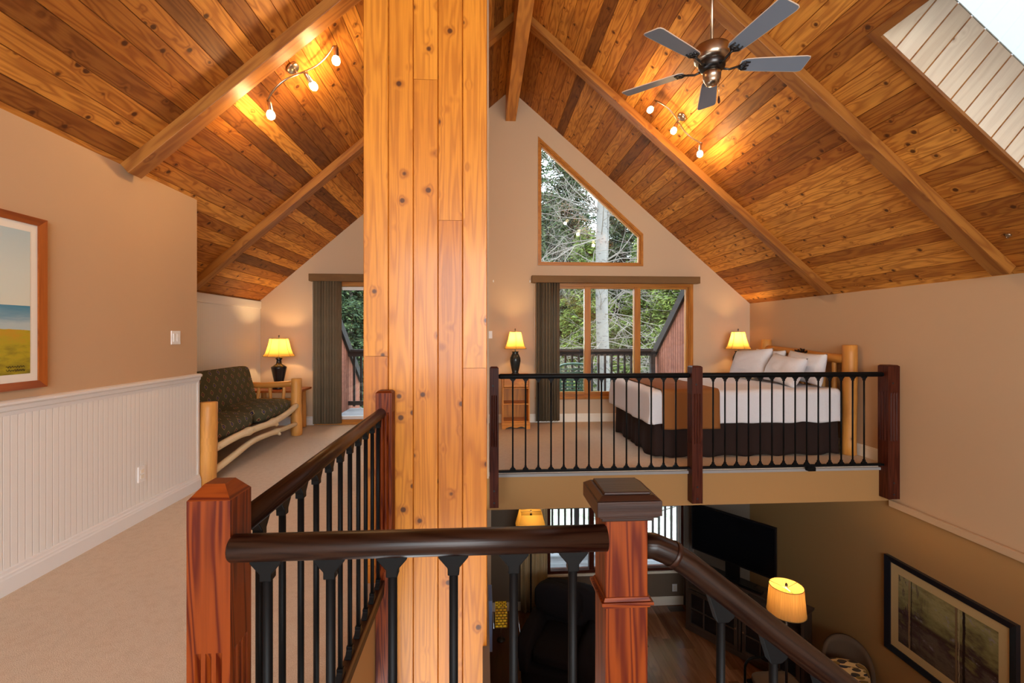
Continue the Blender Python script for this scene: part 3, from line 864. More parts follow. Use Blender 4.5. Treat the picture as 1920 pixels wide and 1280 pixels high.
# box newel
nx = 0.306
m = MB(); m.box(nx - 0.046, RY - 0.005, -0.35, nx + 0.046, RY + 0.087, 1.035, 0.5, 2)
bn = m.build('box_newel', M['redpost'], lr, bevel=0.003); bn['label'] = 'square newel with dark stepped cap and collar moulding'
ncy = RY + 0.041
def sq(m, h, z0, z1, h1=None, t=0.5):
    h1 = h if h1 is None else h1
    c = [(-1, -1), (1, -1), (1, 1), (-1, 1)]
    for k in range(4):
        a, b = c[k], c[(k + 1) % 4]
        m.quad([(nx + a[0] * h, ncy + a[1] * h, z0), (nx + b[0] * h, ncy + b[1] * h, z0), (nx + b[0] * h1, ncy + b[1] * h1, z1), (nx + a[0] * h1, ncy + a[1] * h1, z1)],
               [(-h, z0), (h, z0), (h1, z1), (-h1, z1)], t)
    m.quad([(nx + a * h1, ncy + b * h1, z1) for a, b in c], [(a * h1, b * h1) for a, b in c], t); m.quad([(nx + a * h, ncy + b * h, z0) for a, b in reversed(c)], None, t)
m = MB(); sq(m, 0.056, 1.024, 1.032); sq(m, 0.062, 1.032, 1.038); sq(m, 0.069, 1.038, 1.070); sq(m, 0.067, 1.0705, 1.079, 0.055); sq(m, 0.051, 1.079, 1.084, 0.049)
m.build('cap', M['cap'], bn, bevel=0.0015)
m = MB(); sq(m, 0.050, 0.838, 0.845); sq(m, 0.056, 0.845, 0.852); sq(m, 0.0515, 0.852, 0.860, 0.0475)
m.build('collar', M['redpost'], bn, bevel=0.001)
xs0, xs1 = -0.508, 0.262
m = MB().tube([(xs0, RY, 0.985), (xs0 + .004, RY, 0.985), (-0.1, RY, 0.985), (xs1, RY, 0.985)], [0.024, 0.0272, 0.0272, 0.0272], 24, 0.45)
m.build('handrail', M['handrail'], lr)
pb = baluster_proto(lr, (-0.437, RY), 0.085, 0.965)
spread(pb, lr, [(0.1255 * k, 0, 0) for k in range(1, 6)])
MB().box(-0.51, RY - 0.018, 0.055, 0.262, RY + 0.018, 0.09).build('bottom_rail', M['darkpost'], lr, bevel=0.004)

# hall railing running away from camera along the opening
hr = thing('hall_railing', (-0.552, 1.8, 0), 'dark hall railing receding along the carpet from the near post to the timber column', 'railing')
HX = -0.553
m = MB().tube([(HX, 1.057, 0.985), (HX, 1.9, 0.985), (HX, 2.565, 0.985)], 0.0272, 20, 0.6); m.build('handrail', M['handrail'], hr)
m = MB(); fluted_post(m, -0.538, 2.61, 0.088, -0.75, 1.105, (0.12, 0.99), 0.4, 0.01, 0.01); m.build('newel_post', M['redpost'], hr, merge=True)
pb = MB()
def baluster_y(parent, bx, by, zb, ztp, r=0.0095, flare=0.03):
    o = MB().tube([(bx, by, zb), (bx, by, ztp)], r, 10, 0.5).build('baluster', M['black'], parent)
    for z, up in ((ztp, True), (zb, False)):
        m = MB(); pr_ = [(-flare, 0), (flare, 0), (flare, -0.008), (r * 1.25, -0.030), (r * 1.25, -0.045), (-r * 1.25, -0.045), (-r * 1.25, -0.030), (-flare, -0.008)]
        pr_ = [(a, (b if up else -b)) for a, b in pr_]
        m.prism(pr_, lambda a, b, d: (bx + d, by + a, z + b), -r * 1.3, r * 1.3)
        m.build('bracket', M['black'], o, bevel=0.002, merge=True)
    return o
pb = baluster_y(hr, HX, 1.19, 0.075, 0.965)
spread(pb, hr, [(0, 0.131 * k, 0) for k in range(1, 11)])
MB().box(HX - 0.02, 1.06, 0.045, HX + 0.02, 2.566, 0.078).build('bottom_rail', M['cap'], hr, bevel=0.004)
MB().box(-0.584, 1.06, 0.001, HX + 0.018, 2.566, 0.0445).build('curb', plain('dark_curb', S(32, 20, 15), 0.5, spec=0.2), hr, bevel=0.004)

# loft railing across the bedroom
LY = 4.70
lo = thing('loft_railing', (2.2, LY, 0), 'long dark railing with thin black balusters along the edge of the bedroom loft', 'railing')
def loftpost(x, wd=0.10, label=None):
    m = MB(); fluted_post(m, x, LY, wd, -0.33, 1.085, (0.28, 0.80), 0.4, 0.012, 0.014)
    o = m.build('newel_post', M['darkpost'], lo, merge=True)
    for z in (-0.27, -0.17, 0.93): MB().lathe([(0.0, -.004), (0.011, -.004), (0.011, 0.004), (0, 0.004)], (0, 0, 0), 12).v
    for z in (-0.28, -0.16, 0.895):
        b = MB(); b.tube([(x + (-.0 if z < 0 else -0.012), LY - wd / 2 - 0.004, z), (x + (-.0 if z < 0 else -0.012), LY - wd / 2 + 0.004, z)], 0.010, 12)
        b.build('bolt', M['bolt'], o)
    return o
loftpost(0.115, 0.09); loftpost(2.205, 0.112); loftpost(4.335, 0.13)
rl = [(0.16, 2.15), (2.261, 4.27)]
for a, b in rl:
    MB().tube([(a, LY, 0.985), (a + .02, LY, 0.985), ((a + b) / 2, LY, 0.985), (b - .02, LY, 0.985), (b, LY, 0.985)], [0.020, 0.0265, 0.0265, 0.0265, 0.02], 16, 0.3).build('handrail', M['black'], lo)
    MB().box(a, LY - 0.02, 0.012, b, LY + 0.02, 0.034).build('bottom_rail', M['black'], lo, bevel=0.003)
pb = baluster_proto(lo, (0.305, LY), 0.034, 0.965, 0.0085, 0.03)
spread(pb, lo, [(0.1305 * k, 0, 0) for k in range(1, 14)] + [(2.095 + 0.1275 * k, 0, 0) for k in range(0, 14)])
MB().box(3.42, LY - 0.03, -0.03, 3.50, LY + 0.03, 0.0125).build('support_block', M['black'], lo, bevel=0.003)

# stair handrail descending to the right
SY = 1.0
sr = thing('stair_railing', (0.7, SY, -0.4), 'dark stair handrail sloping down to the right from the capped newel', 'railing')
a0 = Vector((0.345, SY, 0.955)); k = 0.785
pth = [a0, Vector((0.375, SY, 0.953)), Vector((0.41, SY, 0.938))]
for xx in (0.45, 0.8, 1.4, 2.2): pth.append(Vector((xx, SY, 0.912 - (xx - 0.45) * k)))
MB().tube(pth, 0.0275, 20, 0.3).build('handrail', M['handrail'], sr)
MB().tube([Vector((0.414, SY, 0.936)), Vector((0.424, SY, 0.930))], 0.0292, 20).build('joint_ring', M['cap'], sr)
for i in range(13):
    bx = 0.528 + i * 0.1215
    if bx > 2.15: break
    zt_ = 0.912 - (bx - 0.45) * k - 0.022
    o = MB().tube([(bx, SY, zt_ - 0.90), (bx, SY, zt_)], 0.0095, 10).build('baluster', M['black'], sr)
    m = MB(); f = 0.03
    pr_ = [(-f, f * k), (f, -f * k), (f * .8, -f * k - 0.012), (0.012, -0.045), (-0.012, -0.045), (-f * 1.0, f * k - 0.012)]
    m.prism(pr_, lambda a, b, d: (bx + a, SY + d, zt_ + b), -0.0125, 0.0125); m.build('bracket', M['black'], o, bevel=0.002, merge=True)
m = MB(); m.beam((0.42, SY, 0.915 - 0.95), (2.2, SY, 0.912 - 1.75 * k - 0.95), 0.05, 0.28, ZA, 0.4); m.build('stringer', M['darkpost'], sr)
stp = thing('staircase', (1.2, 0.5, -1.5), 'staircase dropping to the lower floor beside the landing', 'stairs')
for i in range(14):
    x0 = 0.42 + i * 0.235; z = -0.19 * (i + 1)
    if z < ZL + 0.1: break
    MB().box(x0, 0.03, z - 0.04, x0 + 0.26, 0.965, z, 0.4).build('tread', M['carpet'], stp, bevel=0.008)

# ------------------------------------------------------------------ lights
def pleated_lamp(name, x, y, z0, zs0, zs1, r0, r1, label, body, n=8, power=16, bodymat='darkceramic'):
    t = thing(name, (x, y, z0), label, 'lamp')
    m = MB().lathe([(r, z) for r, z in body], (x, y, z0), 24); m.build('lamp_base', M[bodymat], t)
    MB().tube([(x, y, z0 + body[-1][1]), (x, y, zs1 + 0.012)], 0.006, 8).build('stem', M['darknickel'], t)
    prof = []
    for i in range(9):
        f = i / 8; rr = r0 + (r1 - r0) * (f ** 0.62); prof.append((rr, zs0 + (zs1 - zs0) * f))
    m = MB(); rot = PI / n
    b = len(m.v)
    for rr, z in prof:
        for kk in range(n * 2):
            a = PI * kk / n + rot
            q = rr if kk % 2 == 0 else rr * math.cos(PI / n) * 0.985
            m.v.append((x + q * math.cos(a), y + q * math.sin(a), z))
    N2 = n * 2
    for i in range(8):
        for kk in range(N2):
            k2 = (kk + 1) % N2
            m.face([b + i * N2 + kk, b + i * N2 + k2, b + (i + 1) * N2 + k2, b + (i + 1) * N2 + kk], [(kk / N2, prof[i][1]), ((kk + 1) / N2, prof[i][1]), ((kk + 1) / N2, prof[i + 1][1]), (kk / N2, prof[i + 1][1])], 0.5, False)
    sh = m.build('lamp_shade', M['shade'], t)
    m = MB()
    for kk in range(n):
        a = 2 * PI * kk / n + rot
        m.tube([(x + (rr + .001) * math.cos(a), y + (rr + .001) * math.sin(a), z) for rr, z in prof], 0.0022, 5, 0.5)
    for (rr, z) in (prof[0], prof[-1]):
        pts = [(x + rr * math.cos(2 * PI * q / n + rot), y + rr * math.sin(2 * PI * q / n + rot), z) for q in range(n + 1)]
        m.tube(pts, 0.003, 5, 0.5)
    m.build('piping', M['shadetrim'], sh)
    MB().lathe([(0.004, 0), (0.010, 0.008), (0.006, 0.018), (0.012, 0.028), (0.003, 0.042)], (x, y, zs1 + 0.01), 12).build('finial', M['darknickel'], t)
    MB().lathe([(0.012, 0), (0.028, 0.03), (0.032, 0.055), (0.02, 0.085), (0.001, 0.095)], (x, y, zs0 + 0.06), 14).build('bulb', M['bulbwhite'], t)
    point(name + '_light', (x, y, zs0 + 0.16), power, (1, 0.60, 0.25), 0.03)
    return t

def track_light(side, s0, s1, sc, y, heads, label, power=12, flip=1):
    """wavy bar held off the ceiling by a round canopy, three glass spot heads"""
    c = slope(side, sc, y, 0)
    t = thing('track_light', c, label, 'ceiling light')
    n = slope(side, 0, 0, 1) - slope(side, 0, 0, 0); d = slope(side, 1, 0, 0) - slope(side, 0, 0, 0)
    m = MB(); m.tube([c + n * -0.0, c + n * 0.012, c + n * 0.026, c + n * 0.03], [0.055, 0.055, 0.046, 0.01], 24)
    m.build('canopy', M['nickel'], t)
    MB().tube([c + n * 0.02, c + n * 0.075], 0.009, 10).build('stem', M['nickel'], t)
    pts = []; L = s1 - s0
    for i in range(25):
        f = i / 24; w_ = math.sin((f - 0.5) * 2 * PI) * 0.055 * flip
        pts.append(slope(side, s0 + L * f, y + w_, 0.078))
    MB().tube(pts, 0.0075, 10).build('bar', M['nickel'], t)
    for i, (f, dirv) in enumerate(heads):
        p = pts[int(round(f * 24))]; dv = Vector(dirv).normalized()
        a = p + n * 0.008; b = a + n * 0.022
        h = MB().tube([b - dv * 0.02, b, b + dv * 0.055, b + dv * 0.06], [0.014, 0.019, 0.0235, 0.0235], 16)
        h.tube([p, b], 0.006, 8)
        ho = h.build('spot_head', M['nickel'], t)
        g = MB().tube([b + dv * 0.058, b + dv * 0.075, b + dv * 0.098, b + dv * 0.118, b + dv * 0.128], [0.021, 0.031, 0.034, 0.026, 0.008], 16)
        g.build('glass_shade', M['bulb'], ho)
        pl = b + dv * 0.165
        point('spot_light', pl, power, (1, 0.62, 0.27), 0.035)
    return t
track_light(-1, 2.27, 2.97, 2.64, 3.86, [(0.0, (-0.05, 0.12, -1)), (0.46, (0.35, 0.55, -0.6)), (1.0, (0.08, 0.1, -1))], 'three head brushed metal track light under the left ceiling slope', flip=-1)
track_light(1, 1.95, 2.66, 2.30, 4.98, [(0.04, (-0.5, -0.0, -0.7)), (0.5, (-0.35, -0.1, -0.8)), (0.98, (0.0, 0.1, -1))], 'three head brushed metal track light on the right ceiling slope below the fan', flip=1)

# ceiling fan
FX, FY, FZ = 1.62, 3.19, 3.30
fan = thing('ceiling_fan', (FX, FY, FZ), 'five blade ceiling fan with blue grey blades hanging on a long rod', 'fan')
MB().tube([(FX, FY, FZ + 0.15), (FX, FY, roofz(FX) - 0.02)], 0.0125, 14).build('downrod', M['nickel'], fan)
MB().lathe([(0.02, -0.10), (0.06, -0.05), (0.07, 0.0), (0.07, 0.05)], (FX, FY, roofz(FX) - 0.02), 24).build('canopy', M['nickel'], fan)
MB().lathe([(0.03, 0.03), (0.10, 0.04), (0.118, 0.055), (0.122, 0.075), (0.122, 0.125), (0.115, 0.14), (0.05, 0.155), (0.02, 0.165)], (FX, FY, FZ), 32).build('motor_housing', M['nickel'], fan)
MB().lathe([(0.04, -0.03), (0.075, -0.015), (0.088, 0.0), (0.092, 0.03), (0.088, 0.045)], (FX, FY, FZ), 32).build('flywheel', M['darknickel'], fan)
MB().lathe([(0.008, -0.125), (0.035, -0.12), (0.05, -0.10), (0.052, -0.085), (0.060, -0.08), (0.062, -0.035), (0.05, -0.025)], (FX, FY, FZ), 32).build('switch_housing', M['nickel'], fan)
BL = []
for kq in range(5):
    an = math.radians(67 + 72 * kq); ca, sa_ = math.cos(an), math.sin(an)
    tilt = math.radians(12)
    def loc2(r, l, dz=0.0):
        z = FZ + 0.02 - math.sin(tilt) * l + dz
        l2 = l * math.cos(tilt)
        return (FX + ca * r - sa_ * l2, FY + sa_ * r + ca * l2, z)
    # outline: tapered blade with cut corners
    R0, R1 = 0.195, 0.655
    ol = [(R0, -0.035), (R0 + 0.03, -0.052), (R0 + 0.10, -0.058), (R1 - 0.03, -0.072), (R1 - 0.006, -0.066), (R1, -0.052), (R1, 0.05), (R1 - 0.008, 0.064), (R1 - 0.03, 0.070), (R0 + 0.10, 0.058), (R0 + 0.03, 0.052), (R0, 0.035)]
    m = MB(); m.prism(ol, lambda a, b, d: loc2(a, b, d), -0.003, 0.003); bl = m.build('blade', M['blade'], fan, merge=True)
    m = MB(); m.tube([loc2(a, b, 0) for a, b in ol + ol[:1]], 0.0036, 6); m.build('blade_edge', M['bladeedge'], bl)
    m = MB()
    m.tube([(FX + ca * 0.075, FY + sa_ * 0.075, FZ - 0.005), (FX + ca * 0.12, FY + sa_ * 0.12, FZ - 0.012), loc2(0.165, 0, -0.018), loc2(0.20, 0, -0.010)], 0.008, 8)
    for l in (-0.03, 0, 0.03):
        m.tube([loc2(0.185, 0, -0.012), loc2(0.215, l * 1.2, -0.010), loc2(0.255, l, -0.007)], 0.0055, 8)
    m.tube([loc2(0.222, -0.04, -0.009), loc2(0.235, 0, -0.012), loc2(0.222, 0.04, -0.009)], 0.005, 8)
    m.build('blade_iron', M['darknickel'], bl)
MB().tube([(FX + 0.03, FY - 0.04, FZ - 0.1), (FX + 0.03, FY - 0.04, FZ - 0.22)], 0.002, 6).build('pull_chain', M['nickel'], fan)
MB().lathe([(0.003, 0.05), (0.007, 0.035), (0.009, 0.01), (0.004, 0)], (FX + 0.03, FY - 0.04, FZ - 0.27), 10).build('pull_knob', M['redtable'], fan)

# ------------------------------------------------------------------ log sofa
sf = thing('log_sofa', (-3.0, 5.55, 0), 'peeled log futon sofa with dark olive patterned cushions against the white panelling', 'sofa')
def wob(a, b, n=10, amp=0.01, seed=0):
    a, b = Vector(a), Vector(b); out = []
    for i in range(n + 1):
        f = i / n; p = a.lerp(b, f)
        nv = Vector((mnoise.noise((f * 2.3, seed, 0)), mnoise.noise((f * 2.3, seed, 9)), mnoise.noise((f * 2.3, seed, 17))))
        out.append(p + nv * amp * 2)
    return out
def log(name, a, b, r0, r1=None, mat='log', amp=0.008, knobs=0, parent=sf, n=12):
    r1 = r1 or r0; pts = wob(a, b, n, amp, random.uniform(0, 99)); m = MB()
    rs = [(r0 + (r1 - r0) * i / n) * (1 + 0.05 * mnoise.noise((i * .9, r0 * 50, 3))) for i in range(n + 1)]
    rs2 = [rs[0] * 0.86] + rs + [rs[-1] * 0.86]
    d0 = (pts[0] - pts[1]).normalized() * 0.006; d1_ = (pts[-1] - pts[-2]).normalized() * 0.006
    m.tube([pts[0] + d0] + pts + [pts[-1] + d1_], rs2, 14)
    for q in range(knobs):
        i = random.randint(2, n - 2); dv = Vector((random.uniform(0.3, 1), 0, random.uniform(-1, .6))).normalized()
        m.tube([pts[i], pts[i] + dv * rs[i] * 1.25], [rs[i] * 0.6, rs[i] * 0.35], 8)
    return m.build(name, M[mat], parent)
YN, YFs = 4.53, 6.66
log('post', (-2.585, YN, 0.006), (-2.565, YN - 0.0, 0.775), 0.083, 0.075)
log('post', (-2.60, YFs, 0.006), (-2.60, YFs, 0.785), 0.075, 0.07)
log('post', (-3.28, YN, 0.006), (-3.33, YN, 0.90), 0.06, 0.05)
log('post', (-3.28, YFs, 0.006), (-3.30, YFs, 0.93), 0.06, 0.05)
for yy in (YN, YFs):
    log('arm_rail', (-3.28, yy, 0.70), (-2.64, yy, 0.715), 0.042)
    log('arm_rail', (-3.28, yy, 0.30), (-2.64, yy, 0.30), 0.035)
    for xx in (-3.12, -2.96, -2.78): log('spindle', (xx, yy, 0.32), (xx + 0.01, yy, 0.69), 0.027, 0.021)
def branch(name, P, r0, r1, knobs):
    m = MB(); pts = []
    n = 26
    for i in range(n + 1):
        f = i / n * (len(P) - 1); j = min(int(f), len(P) - 2); g = f - j
        p0, p1, p2, p3 = [Vector(P[max(0, min(len(P) - 1, j + q))]) for q in (-1, 0, 1, 2)]
        pts.append(0.5 * ((2 * p1) + (p2 - p0) * g + (2 * p0 - 5 * p1 + 4 * p2 - p3) * g * g + (3 * p1 - p0 - 3 * p2 + p3) * g ** 3))
    rs = [r0 + (r1 - r0) * i / n for i in range(n + 1)]
    for q in knobs:
        i = int(q * n); rs[i] *= 1.35; rs[max(0, i - 1)] *= 1.12
    m.tube(pts, rs, 12)
    for q in knobs:
        i = int(q * n); m.tube([pts[i], pts[i] + Vector((0.04, 0.03, random.choice((-0.045, 0.03))))], [rs[i] * 0.75, rs[i] * 0.4], 8)
    return m.build(name, M['branch'], sf)
branch('branch_rail', [(-2.57, YN + 0.05, 0.31), (-2.555, 5.0, 0.35), (-2.56, 5.45, 0.345), (-2.55, 5.8, 0.34), (-2.56, 6.25, 0.37), (-2.58, 6.6, 0.42)], 0.036, 0.038, [0.33, 0.62])
branch('branch_rail', [(-2.57, YN + 0.05, 0.10), (-2.55, 4.95, 0.17), (-2.56, 5.35, 0.22), (-2.55, 5.8, 0.215), (-2.56, 6.2, 0.19), (-2.58, 6.58, 0.17)], 0.035, 0.028, [0.68])
log('back_rail', (-3.36, YN, 0.86), (-3.34, YFs, 0.86), 0.04, 0.035)
MB().box(-3.25, YN + 0.06, 0.30, -2.64, YFs - 0.06, 0.335).build('slat_deck', M['log'], sf)
MB().box(-2.665, YN + 0.06, 0.29, -2.635, YFs - 0.06, 0.36).build('front_board', M['console'], sf, bevel=0.004)
def cushion(name, c, ax, half, mat, parent, puff=0.3, e=5.0, n=18, uvs=None, tuft=0.0):
    """rounded box cushion, superellipsoid; ax three unit vectors"""
    c = Vector(c); ax = [Vector(a).normalized() for a in ax]; m = MB()
    def sgp(v, p): return math.copysign(abs(v) ** p, v)
    N = n
    def pt(i, u, v, s):
        # cube face param mapped to rounded box
        l = [0, 0, 0]; j, k = (i + 1) % 3, (i + 2) % 3
        l[i] = s; l[j] = u; l[k] = v
        L = (abs(l[0]) ** e + abs(l[1]) ** e + abs(l[2]) ** e) ** (1 / e)
        l = [q / L for q in l]
        return l
    for i in range(3):
        j, k = (i + 1) % 3, (i + 2) % 3
        for s in (-1, 1):
            b = len(m.v); uvg = []
            for a in range(N + 1):
                for q in range(N + 1):
                    u, v = -1 + 2 * a / N, -1 + 2 * q / N
                    l = pt(i, u, v, s)
                    sx = [1, 1, 1]
                    # thin axis is 2: puff in middle
                    edge = max(abs(l[0]), abs(l[1])) ** 3
                    th = half[2] * (1 + puff * (1 - edge) * 0.6) * (1 - 0.25 * edge)
                    w_ = 0.004 * mnoise.noise((l[0] * 3 + c.x, l[1] * 3 + c.y, l[2] * 2 + c.z))
                    p = c + ax[0] * (half[0] * l[0]) + ax[1] * (half[1] * l[1]) + ax[2] * (th * l[2] + w_)
                    m.v.append(tuple(p)); 
                    loc = (half[0] * l[0], half[1] * l[1], th * l[2])
                    uvg.append((loc[j] if i != 1 else loc[k], loc[k] if i != 1 else loc[j]))
            W = N + 1
            for a in range(N):
                for q in range(N):
                    ids = [a * W + q, (a + 1) * W + q, (a + 1) * W + q + 1, a * W + q + 1]
                    if s < 0: ids = ids[::-1]
                    m.face([b + z for z in ids], [uvg[z] for z in ids], 0.5, True)
    return m.build(name, mat, parent, merge=True)
cushion('seat_cushion', (-2.93, 5.06, 0.44), ((1, 0, 0), (0, 1, 0), (0, 0, 1)), (0.34, 0.50, 0.105), M['futon'], sf, 0.25)
cushion('seat_cushion', (-2.93, 6.10, 0.44), ((1, 0, 0), (0, 1, 0), (0, 0, 1)), (0.34, 0.50, 0.105), M['futon'], sf, 0.25)
tl = math.radians(14)
cushion('back_cushion', (-3.18, 5.56, 0.72), ((-math.sin(tl), 0, math.cos(tl)), (0, 1, 0), (math.cos(tl), 0, math.sin(tl))), (0.27, 1.0, 0.085), M['futon'], sf, 0.1, 10)

# corner table beyond the sofa with its lamp
et = thing('end_table', (-3.0, 7.05, 0), 'small log corner table with red brown top between the sofa and the blind', 'table')
m = MB(); m.prism([(-3.38, 6.80), (-2.70, 6.80), (-2.62, 6.90), (-2.62, 7.30), (-3.38, 7.30)], lambda a, b, d: (a, b, d), 0.575, 0.605, 0.5)
q = m.build('tabletop', M['frame_orange'], et, merge=True, bevel=0.004)
for xx, yy in ((-3.3, 6.88), (-2.72, 6.88), (-3.3, 7.24), (-2.72, 7.24)): log('leg', (xx, yy, 0.006), (xx, yy, 0.57), 0.042, 0.034, parent=et, amp=0.003)
log('rail', (-3.3, 6.88, 0.47), (-2.72, 6.88, 0.47), 0.022, parent=et, amp=0.003)
pleated_lamp('table_lamp', -3.0, 7.05, 0.606, 1.085, 1.345, 0.215, 0.125, 'table lamp with dark urn base and cream shade in the corner behind the sofa',
             [(0.085, 0), (0.09, 0.02), (0.06, 0.04), (0.065, 0.10), (0.105, 0.30), (0.108, 0.32), (0.07, 0.345), (0.038, 0.37), (0.032, 0.42), (0.05, 0.45), (0.02, 0.47)], n=8, power=17)

# ------------------------------------------------------------------ nightstands and lamps
def nightstand(x0, x1, y0, y1, h, label):
    t = thing('nightstand', ((x0 + x1) / 2, (y0 + y1) / 2, 0), label, 'nightstand')
    m = MB()
    m.box(x0, y0 + 0.01, 0.0, x0 + 0.02, y1, h - 0.03, 0.5); m.box(x1 - 0.02, y0 + 0.01, 0.0, x1, y1, h - 0.03, 0.5)
    m.box(x0 + .02, y1 - 0.01, 0.05, x1 - .02, y1, h - 0.03, 0.4)
    for z in (0.10, 0.36): m.box(x0 + .02, y0 + 0.01, z, x1 - .02, y1 - .01, z + 0.02, 0.5)
    m.box(x0 + .02, y0 + 0.01, 0.60, x1 - .02, y1 - 0.01, 0.615, 0.5)
    m.build('body', M['pine'], t, bevel=0.002)
    MB().box(x0 - 0.015, y0 - 0.01, h - 0.03, x1 + 0.015, y1, h, 0.6).build('tabletop', M['pine'], t, bevel=0.005)
    d = MB(); d.box(x0 + 0.025, y0 - 0.004, 0.625, x1 - 0.025, y0 + 0.014, h - 0.038, 0.7); d = d.build('drawer', M['pine'], t, bevel=0.003)
    xm = (x0 + x1) / 2
    MB().tube([(xm, y0 - 0.004, 0.675), (xm, y0 - 0.02, 0.675), (xm, y0 - 0.03, 0.675)], [0.007, 0.012, 0.010], 12).build('knob', M['pine'], d)
    # scalloped plinth
    w_ = x1 - x0; pl = [(x0 - 0.005, 0.0), (x0 + 0.05, 0.0)]
    for i in range(13):
        f = i / 12; pl.append((x0 + 0.05 + (w_ - 0.1) * f, 0.028 + 0.012 * math.cos(4 * PI * f + PI)))
    pl += [(x1 - 0.05, 0.0), (x1 + 0.005, 0.0), (x1 + 0.005, 0.10), (x0 - 0.005, 0.10)]
    MB().prism(pl, lambda a, b, dd: (a, dd, b), y0 - 0.004, y0 + 0.012, 0.6).build('plinth', M['pine'], t, merge=True)
    return t
nightstand(0.29, 0.70, 6.87, 7.22, 0.80, 'small pine nightstand with one drawer and open shelves under the left window lamp')
nightstand(3.76, 4.17, 6.87, 7.22, 0.80, 'pine nightstand mostly hidden between the bed and the far corner')
vase = [(0.055, 0), (0.06, 0.01), (0.045, 0.025), (0.06, 0.08), (0.082, 0.20), (0.078, 0.25), (0.055, 0.30), (0.042, 0.325), (0.055, 0.345), (0.012, 0.35), (0.008, 0.38)]
pleated_lamp('table_lamp', 0.495, 7.04, 0.801, 1.19, 1.445, 0.185, 0.095, 'table lamp with dark vase base on the pine nightstand left of the loft window', vase, n=6, power=17, bodymat='glazed')
pleated_lamp('table_lamp', 4.0, 7.04, 0.801, 1.18, 1.445, 0.185, 0.095, 'lit table lamp in the far corner behind the white pillows', vase, n=6, power=17, bodymat='glazed')

# ------------------------------------------------------------------ bed
bed = thing('bed', (3.05, 5.93, 0), 'queen bed with log headboard, white cover and dark brown skirt in the loft', 'bed')
BX0, BX1, BY0, BY1 = 1.93, 4.18, 5.17, 6.74
MB().box(BX0 + 0.05, BY0 + 0.05, 0.1, BX1 - 0.03, BY1 - 0.05, 0.36).build('box_spring', M['linen_white'], bed, bevel=0.03)
cushion('mattress', ((BX0 + BX1) / 2, (BY0 + BY1) / 2, 0.54), ((1, 0, 0), (0, 1, 0), (0, 0, 1)), ((BX1 - BX0) / 2 - 0.02, (BY1 - BY0) / 2 - 0.02, 0.185), M['linen_white'], bed, 0.02, 10)
# pleated skirt around three sides
def perim(f, off=0.0):
    a = BY1 - BY0 - 0.06; b = BX1 - BX0 - 0.05; tot = 2 * b + a; d = f * tot
    x0, y0, y1, x1 = BX0 + 0.03 - off, BY0 + 0.03 - off, BY1 - 0.03 + off, BX1 - 0.02
    if d < b: return Vector((x1 - d, y0, 0)), Vector((0, -1, 0))
    if d < b + a: return Vector((x0, y0 + (d - b) / a * (y1 - y0), 0)), Vector((-1, 0, 0))
    return Vector((x0 + d - b - a, y1, 0)), Vector((0, 1, 0))
m = MB()
def skirtfn(u, v):
    p, n_ = perim(u); wv = math.sin(u * 170 + 2 * math.sin(u * 37)) * 0.5 + 0.5
    amp = 0.004 + 0.035 * (1 - v) * (0.5 + 0.5 * mnoise.noise((u * 14, 0, 2)))
    return p + n_ * (amp * wv + 0.012 * (1 - v)) + ZA * (0.012 + v * 0.41 + 0.012 * math.sin(u * 90) * (1 - v))
m.grid(skirtfn, 420, 8); m.build('bed_skirt', M['skirt'], bed, solid=0.003)
# comforter: top sheet plus drape
def clothprof(inset, z_top, z_bot, off, name, mat, x0, x1, parent, seed=0, foot=True, nU=90, thick=0.012, wr=0.012):
    """cloth over the bed between x0..x1, hanging on both long sides and over the foot when foot=True"""
    yc = (BY0 + BY1) / 2; hy = (BY1 - BY0) / 2 + off; R = 0.055
    side = z_top - z_bot; half = hy - R + R * PI / 2 + side - R
    m = MB(); nu = max(8, int((x1 - x0) * 34)); nv = 110
    def f1(L):   # arc length from centre -> (lateral, z)
        if L < hy - R: return L, z_top
        L -= hy - R
        if L < R * PI / 2: a = L / R; return hy - R + R * math.sin(a), z_top - R + R * math.cos(a)
        L -= R * PI / 2; return hy, z_top - R - L
    def fn(u, v):
        X = x0 + (x1 - x0) * u; s = (v * 2 - 1); L = abs(s) * half
        lat, z = f1(L); hang = max(0.0, (z_top - R - z) / side)
        wv = mnoise.noise((X * 2.2 + z * 3.5, seed + (0 if s > 0 else 5), z * 1.0)) * wr * 3.2 * hang
        wv += mnoise.noise((X * 7 + z * 9, seed + 3, 0)) * wr * 1.1 * hang
        zz = z + mnoise.noise((X * 2.5, s * 4, seed)) * 0.012 * (1 - hang) + mnoise.noise((X * 5, seed, 0)) * 0.02 * hang
        y = yc + math.copysign(lat + 0.012 + wv + 0.01 * hang, s)
        if foot:
            dx = X - x0; Rf = 0.07
        return Vector((X, y, zz))
    m.grid(fn, nu, nv); o = m
    if foot:
        # foot drape: continues from x0 outward and down, blended at the corners
        nz = 14
        pts = [[None] * (nv + 1) for _ in range(nz + 1)]
        def fn2(u, v):
            base = fn(0, v); k = u
            a = min(1, k / 0.25) * PI / 2; dn = max(0, (k - 0.25) / 0.75)
            hangmax = max(0.0, base.z - (z_bot + 0.0))
            drop = R * (1 - math.cos(a)) + dn * max(0, hangmax - R)
            drop = min(drop, max(0, hangmax))
            bulge = mnoise.noise((base.y * 4, seed + 8, k)) * 0.03 * k
            return Vector((x0 - R * math.sin(a) * (1 if hangmax > R else hangmax / R) - 0.012 * k - bulge * (1 if hangmax > .1 else 0), base.y, base.z - drop))
        m.grid(fn2, nz, nv)
    return m.build(name, mat, parent, merge=True, solid=thick)
clothprof(0, 0.765, 0.395, 0.0, 'comforter', M['linen_white'], 1.945, 4.16, bed, 1, True)
